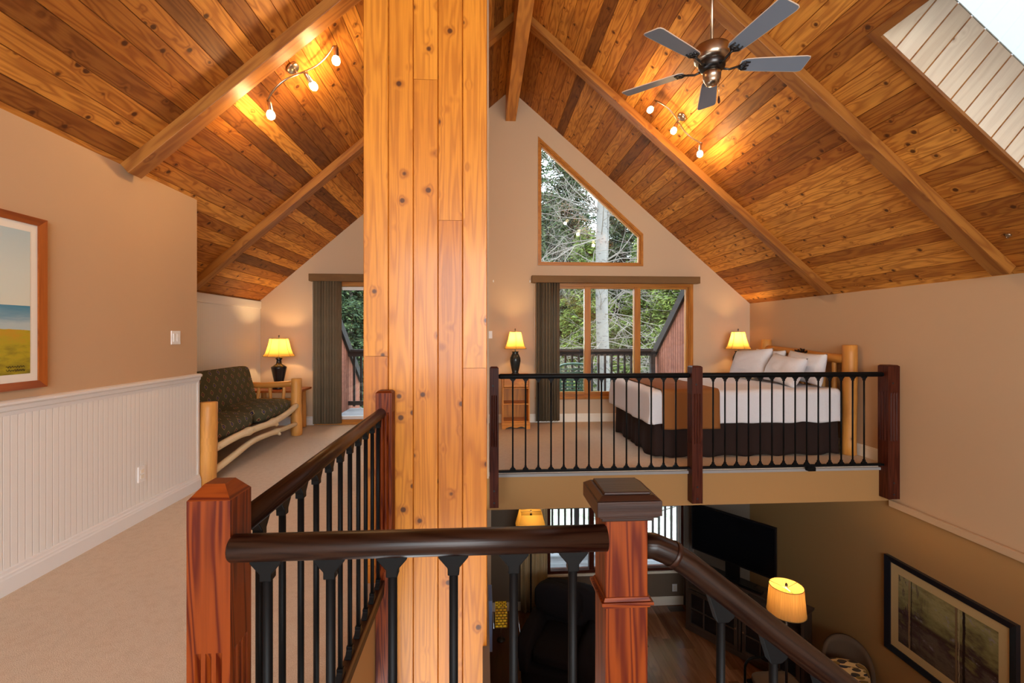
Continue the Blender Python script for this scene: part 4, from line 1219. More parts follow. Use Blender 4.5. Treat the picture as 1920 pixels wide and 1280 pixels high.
# headboard
hb = log('headboard_post', (4.30, 5.19, 0.006), (4.30, 5.19, 1.275), 0.078, 0.076, parent=bed)
log('headboard_post', (4.29, 6.78, 0.006), (4.29, 6.78, 1.32), 0.074, 0.07, parent=bed)
log('headboard_rail', (4.30, 5.24, 1.12), (4.29, 6.74, 1.20), 0.055, 0.048, parent=bed, knobs=1)
log('headboard_rail', (4.30, 5.24, 0.45), (4.29, 6.74, 0.45), 0.05, parent=bed)
for i in range(7):
    yy = 5.42 + i * 0.19; log('headboard_spindle', (4.30, yy, 0.46), (4.295, yy, 1.13), 0.028, parent=bed, amp=0.004)
m = MB()
for i in range(9):
    a = Vector((4.245 + random.uniform(-.02, .01), 5.92 + random.uniform(-.07, .07), 1.17 + random.uniform(-.015, .03)))
    m.tube([a, a + Vector((random.uniform(-.03, .0), random.uniform(-.05, .05), random.uniform(0, .045)))], [0.018, 0.008], 8)
m.build('burl_ornament', M['cap'], bed)
# runner
rn = clothprof(0, 0.785, 0.335, 0.022, 'bed_runner', M['runner'], 2.03, 2.70, None, 11, False, thick=0.008, wr=0.004)
tag(rn, 'brown runner laid across the foot of the white bed, hanging over its side', 'blanket')

def pillow(c, ay, rx, half, label, roll=0):
    """pillow leaning: width along y, height along tilted z"""
    c = Vector(c); m = MB()
    tl = math.radians(rx); H = Vector((math.sin(tl), 0, math.cos(tl))); Wv = Vector((math.sin(math.radians(ay)), math.cos(math.radians(ay)), 0))
    W2 = (Wv * math.cos(roll) + H * math.sin(roll)); H2 = (H * math.cos(roll) - Wv * math.sin(roll)); T = W2.cross(H2).normalized()
    hw, hh, th = half; sd = random.uniform(0, 50)
    for s in (-1, 1):
        def fn(u, v):
            a, b = 2 * u - 1, 2 * v - 1
            # pinched sides so the corners point out
            pa = 1 - 0.10 * (1 - b * b) * 0 - 0.07 * (1 - abs(b) ** 2); pb = 1 - 0.09 * (1 - abs(a) ** 2)
            ea, eb = (1 - abs(a) ** 2.2), (1 - abs(b) ** 2.2)
            t = th * (max(ea, 0) * max(eb, 0)) ** 0.42
            wr = mnoise.noise((a * 2.5 + sd, b * 2.5, s)) * 0.022 * (ea * eb)
            return c + W2 * (hw * a * (1 - 0.08 * (1 - b * b))) + H2 * (hh * b * (1 - 0.10 * (1 - a * a))) + T * (s * (t + wr))
        m.grid(fn, 22, 22)
    o = m.build('pillow', M['linen_white'], merge=True)
    return tag(o, label, 'pillow', 'white pillows on the bed')
pillow((4.03, 6.33, 0.99), 0, 12, (0.34, 0.21, 0.105), 'back white pillow at the lamp end, half hidden by the front one')
pillow((4.05, 5.60, 0.99), 0, 10, (0.34, 0.20, 0.105), 'back white pillow next to the near headboard post', 0.03)
pillow((3.80, 6.38, 0.99), -6, 22, (0.36, 0.22, 0.125), 'tallest white pillow, nearest the corner lamp', -0.10)
pillow((3.83, 5.68, 0.96), 4, 26, (0.36, 0.20, 0.125), 'front white pillow in the middle of the bed head, before the near one', 0.06)

# ------------------------------------------------------------------ pictures, switches
def painting_left():
    t = NT('seascape_print'); uvs = t('ShaderNodeSeparateXYZ', {0: t.uv()}); u, v = uvs.outputs[0], uvs.outputs[1]
    co = t.uv(); n = t.noise(t.scale(co, (4.0, 12.0, 1.0)), 1.6, 4, 0.6)
    n2 = t.noise(t.scale(co, (3.0, 22.0, 1.0)), 1.5, 4, 0.65)
    sky = t.ramp(v, [(0.45, S(214, 222, 210)), (0.7, S(206, 218, 212)), (1.0, S(176, 200, 208))])
    sea = t.ramp(t.math('ADD', v, t.math('MULTIPLY', n2, 0.10)), [(0.39, S(176, 196, 200)), (0.45, S(120, 160, 182)), (0.54, S(40, 130, 165))])
    grass = t.ramp(t.math('ADD', t.math('MULTIPLY', v, 0.7), t.math('MULTIPLY', n, 0.6)), [(0.25, S(120, 110, 20)), (0.42, S(176, 160, 24)), (0.62, S(196, 150, 30))])
    c = t.mix(t.math('GREATER_THAN', v, 0.475), sea, sky)
    hill = t.math('ADD', 0.325, t.math('MULTIPLY', u, -0.03))
    c = t.mix(t.math('LESS_THAN', v, t.math('ADD', hill, t.math('MULTIPLY', n, 0.02))), c, grass)
    t.set(Base_Color=c, Roughness=0.5); return t.m
def painting_right():
    t = NT('autumn_wood_print'); uvs = t('ShaderNodeSeparateXYZ', {0: t.uv()}); u, v = uvs.outputs[0], uvs.outputs[1]
    co = t.uv(); n = t.noise(t.scale(co, (2.0, 3.0, 1.0)), 1.5, 5, 0.65); n2 = t.noise(t.scale(co, (14.0, 2.0, 1.0)), 1.5, 4, 0.7); n3 = t.noise(t.scale(co, (6.0, 6.0, 1.0)), 1.0, 4, 0.7)
    a = t.math('ADD', t.math('MULTIPLY', n, 0.7), t.math('MULTIPLY', v, 0.45))
    c = t.ramp(a, [(0.30, S(64, 52, 44)), (0.42, S(96, 84, 72)), (0.52, S(66, 50, 48)), (0.62, S(120, 112, 72)), (0.76, S(154, 146, 98)), (0.9, S(104, 88, 54))])
    band = t.math('ABSOLUTE', t.math('SUBTRACT', v, t.math('ADD', 0.42, t.math('MULTIPLY', n, 0.08))))
    c = t.mix(t.math('MULTIPLY', t.smooth(band, 0.05, 0.0), 0.8), c, S(52, 34, 36))
    c = t.mix(t.math('MULTIPLY', t.smooth(n2, 0.52, 0.62), t.smooth(u, 0.45, 0.05)), c, S(70, 52, 60))
    c = t.mix(t.math('MULTIPLY', t.smooth(n3, 0.58, 0.7), 0.6), c, S(150, 140, 150))
    for pos, wd, cc in ((0.13, 0.010, S(150, 120, 84)), (0.155, 0.006, S(50, 34, 30)), (0.63, 0.013, S(120, 96, 70)), (0.70, 0.016, S(46, 34, 30)), (0.655, 0.004, S(190, 170, 130))):
        dd = t.math('ABSOLUTE', t.math('SUBTRACT', t.math('ADD', u, t.math('MULTIPLY', n, 0.03)), pos + 0.015))
        c = t.mix(t.smooth(dd, wd, wd * 0.6), c, cc)
    t.set(Base_Color=c, Roughness=0.25); return t.m
def picture(name, x, nx_, y0, y1, z0, z1, fw, mw, fmat, mat_, label, dep=0.03, frmat=None, inner=None):
    """framed picture on a wall x=const, facing nx_ (+1/-1)"""
    t = thing(name, (x, (y0 + y1) / 2, z0), label, 'picture')
    m = MB()
    P = [(y0, z0), (y1, z0), (y1, z1), (y0, z1)]; Q = [(y0 + fw, z0 + fw), (y1 - fw, z0 + fw), (y1 - fw, z1 - fw), (y0 + fw, z1 - fw)]
    A, B = x, x + nx_ * dep
    for i in range(4):
        j = (i + 1) % 4
        L = math.dist(P[i], P[j])
        m.quad([(B, *P[i]), (B, *P[j]), (B - nx_ * dep * .35, *Q[j]), (B - nx_ * dep * .35, *Q[i])], [(0, 0), (L, 0), (L - fw, fw), (fw, fw)], 0.3 + 0.2 * (i % 2))
        m.quad([(A, *P[i]), (A, *P[j]), (B, *P[j]), (B, *P[i])], [(0, .1), (L, .1), (L, .1 + dep), (0, .1 + dep)], 0.4)
        m.quad([(B - nx_ * dep * .35, *Q[i]), (B - nx_ * dep * .35, *Q[j]), (A, *Q[j]), (A, *Q[i])], None, 0.4)
    m.build('frame', fmat, t, merge=True)
    xm = x + nx_ * dep * 0.35
    MB().box(min(x, xm), y0 + fw - .002, z0 + fw - .002, max(x, xm), y1 - fw + .002, z1 - fw + .002).build('mat_board', mat_, t)
    k = fw + mw; xp = xm + nx_ * 0.0015
    pts = [(xp, y0 + k, z0 + k), (xp, y1 - k, z0 + k), (xp, y1 - k, z1 - k), (xp, y0 + k, z1 - k)]
    uv = [(0, 0), (1, 0), (1, 1), (0, 1)]
    if nx_ < 0: uv = [(1, 0), (0, 0), (0, 1), (1, 1)]
    if nx_ > 0: pts, uv = pts, uv
    m = MB(); m.quad(pts, uv); pr_ = m.build('print', inner, t)
    return t
matb = plain('cream_mat_board', S(232, 228, 218), 0.7)
pl = picture('framed_picture', XT + 0.001, 1, 2.02, 2.925, 1.105, 2.09, 0.042, 0.045, M['frame_orange'], matb, 'orange wood framed seascape with yellow field on the tan left wall', 0.03, inner=painting_left())
m = MB()
for row, zz in ((0, 1.235), (1, 1.215)):
    pts = []
    for i in range(90):
        f = i / 89; pts.append((XT + 0.015, 2.70 + 0.105 * f, zz + 0.004 * math.sin(f * 43 + row) * (0.4 + abs(math.sin(f * 7 + row))) + 0.002 * math.sin(f * 97)))
    m.tube(pts, 0.0011, 4)
m.build('signature', M['bolt'], pl)
m = MB()
for i in range(5):
    m.tube([(XT + 0.0145, 2.50 + 0.03 * i, 1.47 + 0.004 * (i % 2)), (XT + 0.0145, 2.53 + 0.03 * i, 1.476)], [0.005, 0.002], 5)
m.build('brush_marks', M['bolt'], pl)
pm = plain('tan_mat_board', S(196, 168, 116), 0.5)
navy = plain('navy_black_frame', S(22, 24, 32), 0.3)
picture('framed_picture', XR - 0.001, -1, 3.535, 4.79, -1.98, -0.975, 0.06, 0.09, navy, pm, 'black framed woodland print hanging low on the right wall', 0.04, inner=painting_right())

def wallplate(name, c, n, size, label, cat, rockers=1, kind='switch'):
    """plate on a wall: c centre, n normal axis"""
    c = Vector(c); n = Vector(n); sd = Vector((0, 0, 1)).cross(n).normalized()
    t = thing(name, c, label, cat)
    m = MB(); m.obox(c + n * 0.004, (sd, ZA, n), (size[0] / 2, size[1] / 2, 0.004), 0.5); m.build('plate', M['plate'], t, bevel=0.002)
    for i in range(rockers):
        off = (i - (rockers - 1) / 2) * 0.046
        m = MB()
        if kind == 'switch': m.obox(c + n * 0.009 + sd * off, (sd, ZA, n), (0.016, 0.033, 0.003), 0.5); m.build('rocker', M['plate'], t, bevel=0.001)
        else:
            for dz in (-0.02, 0.02):
                m.obox(c + n * 0.0085 + ZA * dz, (sd, ZA, n), (0.017, 0.014, 0.002), 0.5)
                m2 = MB()
            m.build('socket', M['cream'], t, bevel=0.001)
    return t
wallplate('light_switch', (XT, 4.12, 1.385), (1, 0, 0), (0.116, 0.115), 'white double light switch on the tan wall above the chair rail', 'switch', 2)
wallplate('wall_outlet', (XT + 0.0105, 3.71, 0.35), (1, 0, 0), (0.075, 0.118), 'white outlet low on the white beadboard wainscot', 'outlet', 1, 'outlet')
wallplate('light_switch', (0.115, YF, 1.40), (0, -1, 0), (0.075, 0.118), 'white switch on the far wall beside the timber column', 'switch', 1)
wallplate('wall_outlet', (3.13, YF, -2.73), (0, -1, 0), (0.08, 0.12), 'outlet on the lower dark wall under the right end of the window', 'outlet', 1, 'outlet')
wallplate('wall_outlet', (0.50, YF, -2.55), (0, -1, 0), (0.08, 0.12), 'outlet on the lower dark wall left of the armchair', 'outlet', 1, 'outlet')
for xx, lb in ((0.17, 'small white hook on the far wall close to the column'), (0.755, 'small white hook on the far wall at the end of the valance')):
    tag(MB().box(xx - 0.009, YF - 0.02, 2.235, xx + 0.009, YF, 2.27).build('wall_hook', M['plate'], bevel=0.003), lb, 'hook')
h = slope(1, (4.085 - RX) / math.cos(AR), 3.36, 0); n = slope(1, 0, 0, 1) - slope(1, 0, 0, 0)
m = MB(); m.tube([h, h + n * 0.01], [0.02, 0.016], 14); m.tube([h + n * 0.01, h + n * 0.03, h + n * 0.035 + Vector((0.012, 0, 0)), h + n * 0.02 + Vector((0.018, 0, 0))], 0.003, 6)
tag(m.build('ceiling_hook', M['nickel']), 'small metal hook on the ceiling right of the fan', 'hook')

# ------------------------------------------------------------------ lower room
# armchair
def rounded(name, c, half, rot, mat, parent, e=6, puff=0.1):
    a = math.radians(rot); ax = ((math.cos(a), math.sin(a), 0), (-math.sin(a), math.cos(a), 0), (0, 0, 1))
    return cushion(name, c, ax, half, mat, parent, puff, e, 12)
ACX, ACY, AR_ = 1.02, 5.95, -24
ac = thing('armchair', (ACX, ACY, ZL), 'dark overstuffed armchair on the lower floor under the window', 'armchair')
def AL_(x, y, z):
    a = math.radians(AR_); return (ACX + x * math.cos(a) - y * math.sin(a), ACY + x * math.sin(a) + y * math.cos(a), ZL + z)
rounded('base', AL_(0, 0, 0.20), (0.44, 0.46, 0.19), AR_, M['armchair'], ac, 8, 0)
rounded('seat_cushion', AL_(0, -0.08, 0.47), (0.28, 0.40, 0.09), AR_, M['armchair'], ac)
rounded('arm', AL_(-0.38, -0.04, 0.42), (0.12, 0.46, 0.25), AR_, M['armchair'], ac, 4)
rounded('arm', AL_(0.38, -0.04, 0.42), (0.12, 0.46, 0.25), AR_, M['armchair'], ac, 4)
rounded('backrest', AL_(0, 0.36, 0.60), (0.43, 0.14, 0.42), AR_, M['armchair'], ac, 8, 0.05)
rounded('back_cushion', AL_(-0.10, 0.20, 0.84), (0.33, 0.10, 0.21), AR_ - 10, M['armchair'], ac, 5)
for a, b in ((-.36, -.38), (.36, -.38), (-.36, .38), (.36, .38)):
    q = AL_(a, b, 0); MB().box(q[0] - .025, q[1] - .025, ZL, q[0] + .025, q[1] + .025, ZL + .06).build('leg', M['cap'], ac)

# square shade lamp behind armchair
sx_, sy_ = 0.70, 6.72
t = thing('square_floor_lamp', (sx_, sy_, ZL), 'lit floor lamp with square yellow shade behind the armchair downstairs', 'lamp')
MB().lathe([(0.14, 0), (0.14, 0.015), (0.03, 0.03)], (sx_, sy_, ZL), 24).build('base', M['darkceramic'], t)
MB().tube([(sx_, sy_, ZL + 0.02), (sx_, sy_, -1.2)], 0.012, 10).build('pole', M['darkceramic'], t)
m = MB(); m.shell([(0.30, -1.42), (0.215, -1.165)], (sx_, sy_, 0), poly=4, rot=PI / 4); m.f = m.f[:4]; m.uv = m.uv[:4]; m.t = m.t[:4]; m.sm = m.sm[:4]
m.build('lamp_shade', M['shade'], t)
MB().lathe([(0.004, 0), (0.01, 0.01), (0.003, 0.03)], (sx_, sy_, -1.17), 8).build('finial', M['darknickel'], t)
m = MB()
for a in (0, PI / 2): m.tube([(sx_ + 0.15 * math.cos(a), sy_ + 0.15 * math.sin(a), -1.17), (sx_ - 0.15 * math.cos(a), sy_ - 0.15 * math.sin(a), -1.17)], 0.002, 5)
m.build('spider', M['darknickel'], t)
MB().lathe([(0.012, 0), (0.03, 0.03), (0.03, 0.055), (0.001, 0.09)], (sx_, sy_, -1.33), 14).build('bulb', M['bulbwhite'], t)
point('square_lamp_light', (sx_, sy_, -1.215), 4, (1, 0.62, 0.25), 0.03)

# drum floor lamp
dx_, dy_ = 3.06, 4.50
t = thing('drum_floor_lamp', (dx_, dy_, ZL), 'lit floor lamp with woven tan drum shade downstairs near the right wall', 'lamp')
MB().lathe([(0.15, 0), (0.15, 0.015), (0.03, 0.03)], (dx_, dy_, ZL), 24).build('base', M['darkceramic'], t)
MB().tube([(dx_, dy_, ZL + 0.02), (dx_, dy_, -1.2)], 0.013, 10).build('pole', M['darkceramic'], t)
m = MB(); m.shell([(0.178, -1.39), (0.155, -1.125)], (dx_, dy_, 0), n=40); m.build('lamp_shade', M['shade_linen'], t)
m = MB()
for rr, z in ((0.178, -1.39), (0.155, -1.125)):
    m.tube([(dx_ + rr * math.cos(2 * PI * i / 40), dy_ + rr * math.sin(2 * PI * i / 40), z) for i in range(41)], 0.0035, 5)
m.build('shade_rim', M['shadetrim'], t)
m = MB()
for i in range(3): a = 2 * PI * i / 3 + 0.3; m.tube([(dx_, dy_, -1.15), (dx_ + 0.155 * math.cos(a), dy_ + 0.155 * math.sin(a), -1.12)], 0.002, 5)
m.build('spider', M['darknickel'], t)
MB().lathe([(0.012, 0), (0.014, 0.035), (0.008, 0.05)], (dx_, dy_, -1.15), 12).build('finial', M['bolt'], t)
MB().lathe([(0.012, 0), (0.03, 0.03), (0.03, 0.055), (0.001, 0.09)], (dx_, dy_, -1.30), 14).build('bulb', M['bulbwhite'], t)
point('drum_lamp_light', (dx_, dy_, -1.17), 10, (1, 0.62, 0.25), 0.03)

# TV console and television, set across the corner
A = Vector((3.02, 6.75, 0)); B = Vector((3.93, 5.45, 0)); dC = (B - A).normalized(); nC = Vector((dC.y, -dC.x, 0))
if nC.x > 0: nC = -nC
LC = (B - A).length; mid = (A + B) / 2
def cb(m, l0, l1, d0, d1_, z0, z1, tint=0.5):
    """console frame: l along the front, d behind the front, absolute z"""
    c = A + dC * ((l0 + l1) / 2) - nC * ((d0 + d1_) / 2) + ZA * ((z0 + z1) / 2)
    m.obox(c, (dC, nC, ZA), ((l1 - l0) / 2, abs(d1_ - d0) / 2, (z1 - z0) / 2), tint)
    return m
dd = 0.26
cn = thing('tv_console', (mid.x, mid.y, ZL), 'brown media console with glass pane doors set across the lower right corner', 'cabinet')
m = MB()
cb(m, 0, LC, 0.0, dd, ZL + 0.02, ZL + 0.10); cb(m, 0, 0.04, 0.012, dd, ZL + 0.1, -2.05); cb(m, LC - 0.04, LC, 0.012, dd, ZL + 0.1, -2.05)
cb(m, 0.04, LC - 0.04, dd - 0.02, dd, ZL + 0.1, -2.05); cb(m, 0.04, LC - .04, 0.012, dd - .02, -2.36, -2.335); cb(m, LC / 2 - .015, LC / 2 + .015, 0.012, dd - .02, ZL + .1, -2.05)
m.build('body', M['console'], cn, bevel=0.003)
MB_ = cb(MB(), -0.03, LC + 0.03, -0.02, dd, -2.05, -2.02); MB_.build('tabletop', M['console'], cn, bevel=0.004)
glassdark = plain('dark_cabinet_glass', S(26, 24, 26), 0.1)
for i in range(2):
    l0, l1 = 0.045 + i * LC / 2, LC / 2 * (i + 1) - (0.02 if i == 0 else 0.045); z0, z1 = ZL + 0.105, -2.37
    m = MB(); s_ = 0.045
    cb(m, l0, l0 + s_, -0.006, 0.010, z0, z1); cb(m, l1 - s_, l1, -0.006, 0.010, z0, z1); cb(m, l0 + s_, l1 - s_, -0.006, 0.010, z0, z0 + s_); cb(m, l0 + s_, l1 - s_, -0.006, 0.010, z1 - s_, z1)
    for q in (1, 2):
        cc = l0 + (l1 - l0) * q / 3; cb(m, cc - .008, cc + .008, -0.006, 0.008, z0 + s_, z1 - s_)
    zz = (z0 + z1) / 2; cb(m, l0 + s_, l1 - s_, -0.005, 0.0075, zz - .008, zz + .008)
    d_ = m.build('door', M['console'], cn)
    cb(MB(), l0 + s_, l1 - s_, 0.009, 0.0115, z0 + s_, z1 - s_).build('glass_panel', glassdark, d_)
    lk = l1 - 0.02 if i == 0 else l0 + 0.02
    c = A + dC * lk + nC * 0.006 + ZA * (zz + 0.03)
    MB().tube([c, c + nC * 0.018], [0.006, 0.012], 10).build('knob', M['nickel'], d_)
tv = thing('television', (mid.x - nC.x * .12, mid.y - nC.y * .12, -2.02), 'large black flat television standing on the corner console', 'television')
m = cb(MB(), 0.04, LC - 0.36, 0.10, 0.14, -1.80, -1.11); m.build('casing', M['blackplastic'], tv, bevel=0.006)
m = cb(MB(), 0.06, LC - 0.38, 0.098, 0.0995, -1.775, -1.13); m.build('screen', M['screen'], tv)
m = cb(MB(), 0.55, 0.75, 0.11, 0.135, -1.99, -1.80); cb(m, 0.35, 0.95, 0.04, 0.21, -2.018, -1.995); m.build('stand', M['blackplastic'], tv, bevel=0.004)
m = cb(MB(), 0.30, 0.72, 0.04, 0.21, -2.333, -2.28)
tag(m.build('disc_player', M['blackplastic'], bevel=0.003), 'thin black disc player in the open shelf of the corner console', 'player')
m = cb(MB(), 0.78, 1.08, 0.01, 0.09, -2.018, -1.985)
tag(m.build('remote_box', M['blackplastic'], bevel=0.003), 'small black set-top box in front of the television stand', 'player')

# curtains downstairs
def curtain(name, x0, x1, mat, label, z0=ZL + 0.02, z1=-0.5):
    m = MB(); y = YF - 0.09; k = (x1 - x0)
    m.grid(lambda u, v: (x0 + k * u, y + 0.028 * math.sin(u * k * 70), z0 + v * (z1 - z0)), int(k * 160) + 12, 6, 0.5, k, z1 - z0)
    return tag(m.build(name, mat, solid=0.003), label, 'curtain')
curtain('curtain', 0.60, 1.02, M['curtain'], 'beige curtain at the left end of the lower window')
curtain('curtain', 3.24, 3.40, M['greycurtain'], 'narrow grey curtain at the right end of the lower window')
m = MB().tube([(0.45, YF - 0.09, -0.52), (3.55, YF - 0.09, -0.52)], 0.014, 10)
tag(m.build('curtain_rod', M['black']), 'dark curtain rod above the lower window', 'rod')

# side table, tile lantern, blue panel
t = thing('side_table', (0.25, 5.0, ZL), 'dark cherry side table against the column side on the lower floor', 'table')
MB().box(0.06, 4.25, -2.28, 0.40, 5.78, -2.25, 0.5).build('tabletop', M['redtable'], t, bevel=0.004)
m = MB(); m.box(0.08, 4.30, ZL, 0.375, 5.73, -2.281, 0.4); m.build('body', M['redtable'], t, bevel=0.004)
def mosaic():
    t = NT('amber_mosaic_glass'); br = t('ShaderNodeTexBrick', {'Vector': t.uv(), 'Color1': S(190, 150, 30) + (1,), 'Color2': S(150, 100, 24) + (1,), 'Mortar': S(30, 20, 12) + (1,), 'Scale': 1.0, 'Mortar Size': 0.004, 'Brick Width': 0.045, 'Row Height': 0.032})
    t.set(Base_Color=br.outputs[0], Roughness=0.2); t.l.new(br.outputs[0], t.b.inputs['Emission Color']); t.b.inputs['Emission Strength'].default_value = 0.35
    return t.m
t = thing('mosaic_lantern', (0.22, 5.55, -2.25), 'amber mosaic glass lantern at the far end of the cherry table', 'lantern')
MB().lathe([(0.05, 0), (0.05, 0.012), (0.01, 0.03)], (0.22, 5.55, -2.25), 16).build('base', M['bolt'], t)
MB().tube([(0.22, 5.55, -2.23), (0.22, 5.55, -2.05)], 0.006, 8).build('stem', M['nickel'], t)
m = MB().box(0.15, 5.48, -2.06, 0.29, 5.62, -1.82, 0.5, 0); m.build('shade', mosaic(), t, bevel=0.004)
tag(MB().box(0.045, 4.55, -1.70, 0.095, 4.85, -1.20).build('blue_panel', M['bluepanel'], bevel=0.003), 'narrow pale blue panel mounted beside the timber column on the lower level', 'panel')

# round backed chair with leaf cushion
CX_, CY_ = 4.10, 4.97
rc = thing('round_back_chair', (CX_, CY_, ZL), 'taupe round backed chair against the right wall downstairs', 'chair')
def arc_back(m, rx, ry, z0, z1, th):
    N = 28
    def fn(u, v):
        a = math.radians(-10 + 200 * u) - math.radians(35)
        top = z0 + (z1 - z0) * (0.35 + 0.65 * math.sin(PI * u) ** 0.6)
        return (CX_ + rx * math.cos(a), CY_ + ry * math.sin(a), z0 + (top - z0) * v)
    m.grid(fn, N, 8)
m = MB(); arc_back(m, 0.22, 0.24, ZL + 0.35, ZL + 0.90, 0); m.build('backrest', M['taupe'], rc, solid=0.04, merge=True)
cushion('seat', (CX_, CY_, ZL + 0.40), ((1, 0, 0), (0, 1, 0), (0, 0, 1)), (0.24, 0.24, 0.08), M['taupe'], rc, 0.1, 3)
for a, b in ((-.2, -.2), (.2, -.2), (-.2, .2), (.2, .2)): MB().tube([(CX_ + a, CY_ + b, ZL), (CX_ + a * .9, CY_ + b * .9, ZL + .35)], [0.014, 0.02], 8).build('leg', M['cap'], rc)
def leafmat():
    t = NT('leaf_pattern_fabric'); co = t.uv()
    c = t.mix(0.0, S(206, 172, 112), S(206, 172, 112))
    for sc_, ang, off, cc in ((9, 0.6, 0.0, S(34, 32, 38)), (8, -0.7, 3.3, S(124, 96, 40)), (8.5, 1.7, 7.1, S(60, 50, 34))):
        mp = t('ShaderNodeMapping', {'Vector': co, 'Location': (off, off * .7, 0), 'Rotation': (0, 0, ang), 'Scale': (sc_ * 0.7, sc_ * 2.2, 1)})
        vo = t('ShaderNodeTexVoronoi', {'Vector': mp.outputs[0], 'Scale': 1.0, 'Randomness': 0.75}, voronoi_dimensions='2D')
        c = t.mix(t.smooth(vo.outputs['Distance'], 0.27, 0.25), c, cc)
    t.set(Base_Color=c, Roughness=0.9); return t.m
ck = cushion('throw_cushion', (3.96, 4.80, ZL + 0.66), ((0.93, -0.35, 0.0), (0.0, 0.15, 1), (-0.35, -0.93, 0.15)), (0.21, 0.20, 0.07), leafmat(), None, 0.5, 3.5)
tag(ck, 'square cushion with dark and gold leaf pattern on the round backed chair', 'cushion')
# tubular frame chair nearer the stairs
t = thing('tubular_chair', (3.35, 5.05, ZL), 'low chair with bent black tube frame and taupe seat beside the console', 'chair')
for oy in (-0.26, 0.26):
    pts = [(3.10, 5.05 + oy, ZL + 0.012)]
    for i in range(9):
        a = PI - PI / 2 * i / 8; pts.append((3.22 + 0.12 * math.cos(a), 5.05 + oy, ZL + 0.46 + 0.12 * math.sin(a)))
    pts += [(3.62, 5.05 + oy, ZL + 0.58), (3.64, 5.05 + oy, ZL + 0.012)]
    MB().tube(pts, 0.014, 10).build('frame_tube', M['black'], t)
cushion('seat', (3.37, 5.05, ZL + 0.40), ((1, 0, 0), (0, 1, 0), (0, 0, 1)), (0.25, 0.24, 0.06), M['taupe'], t, 0.2, 5)
MB().box(3.12, 4.79, ZL + 0.30, 3.62, 5.31, ZL + 0.33).build('seat_pan', M['black'], t)
t = MB()
for i in range(7): t.box(3.0 + i * 0.03, 7.22, ZL, 3.018 + i * 0.03, 7.32, ZL + 0.006)
t.box(2.98, 7.20, ZL, 3.22, 7.34, ZL + 0.003)
tag(t.build('floor_vent', M['console']), 'brown floor vent under the lower window', 'vent')

# ------------------------------------------------------------------ outdoors
def outmat_wood(name, a, b): return wood(name, a, b, b, ring=4, contrast=0.25, knots=1, kr=0.02, rough=0.8)
M['deckwood'] = outmat_wood('weathered_deck', S(104, 106, 110), S(128, 130, 134))
M['darkrail'] = outmat_wood('dark_outdoor_wood', S(34, 29, 28), S(46, 39, 37))
M['siding'] = outmat_wood('red_brown_siding', S(122, 70, 52), S(134, 80, 60))
def deckboards(name, x0, x1, y0, y1, z):
    m = MB(); yy = y0
    while yy < y1: m.box(x0, yy, z - 0.03, x1, yy + 0.134, z, random.uniform(0, 1)); yy += 0.14
    return struct(m.build(name, M['deckwood']))
DZ = -0.06
deckboards('deck', -2.8, 3.55, YF + 0.17, 9.35, DZ)
deckboards('deck', -3.0, 5.0, YF + 0.17, 9.5, ZL - 0.08)
def deckrail(x0, x1, y, z, h, label, sp=0.135, top=0.10):
    t = thing('deck_railing', ((x0 + x1) / 2, y, z), label, 'railing')
    MB().box(x0, y - 0.05, z + h - 0.04, x1, y + 0.05, z + h).build('top_rail', M['darkrail'], t)
    MB().box(x0, y - 0.02, z + h - 0.14, x1, y + 0.015, z + h - 0.041).build('upper_rail', M['darkrail'], t)
    MB().box(x0, y - 0.02, z + 0.08, x1, y + 0.015, z + 0.16).build('bottom_rail', M['darkrail'], t)
    pb = MB().box(x0 + 0.05, y + 0.016, z + 0.05, x0 + 0.088, y + 0.054, z + h - 0.041).build('baluster', M['darkrail'], t)
    k = int((x1 - x0 - 0.1) / sp)
    for i in range(1, k): copy_part(pb, t, (i * sp, 0, 0))
    for xx in (x0, (x0 + x1) / 2, x1): MB().box(xx - .045, y - 0.045, z, xx + .045, y + 0.045, z + h - 0.041).build('post', M['darkrail'], t)
    return t
deckrail(-2.72, 3.45, 9.25, DZ, 1.17, 'dark wooden balcony railing outside the loft window')
deckrail(-1.0, 4.8, 9.3, ZL - 0.08, 1.10, 'dark railing of the lower deck seen through the lower window', 0.13)
def sidewall(x0, x1, label, yb):
    t = thing('balcony_side_wall', ((x0 + x1) / 2, 8.4, -0.3), label, 'wall')
    za = 2.42; ya = YF + 0.17; zb = za - (yb - ya) * 0.79
    m = MB(); n = 18
    for i in range(n):
        p, q = ya + (yb - ya) * i / n, ya + (yb - ya) * (i + 1) / n - 0.012
        f = lambda y: za + (zb - za) * (y - ya) / (yb - ya)
        m.prism([(p, -0.3), (q, -0.3), (q, f(q)), (p, f(p))], lambda a, b, d: (d, a, b), x0, x1)
    m.build('siding_boards', M['siding'], t)
    MB().box(x0 + 0.012, ya, -0.3, x1 - 0.012, yb, 0.0).build('core', M['darkrail'], t)
    m = MB(); m.beam(((x0 + x1) / 2, ya, za + 0.03), ((x0 + x1) / 2, yb, zb + 0.03), x1 - x0 + 0.1, 0.16); m.build('sloped_cap', M['darkrail'], t)
sidewall(3.56, 3.68, 'red brown siding wall with sloping dark cap at the right of the balcony', 9.4)
sidewall(-2.74, -2.62, 'red brown siding wall with sloping dark cap at the left of the balcony, outside the patio door', 10.1)
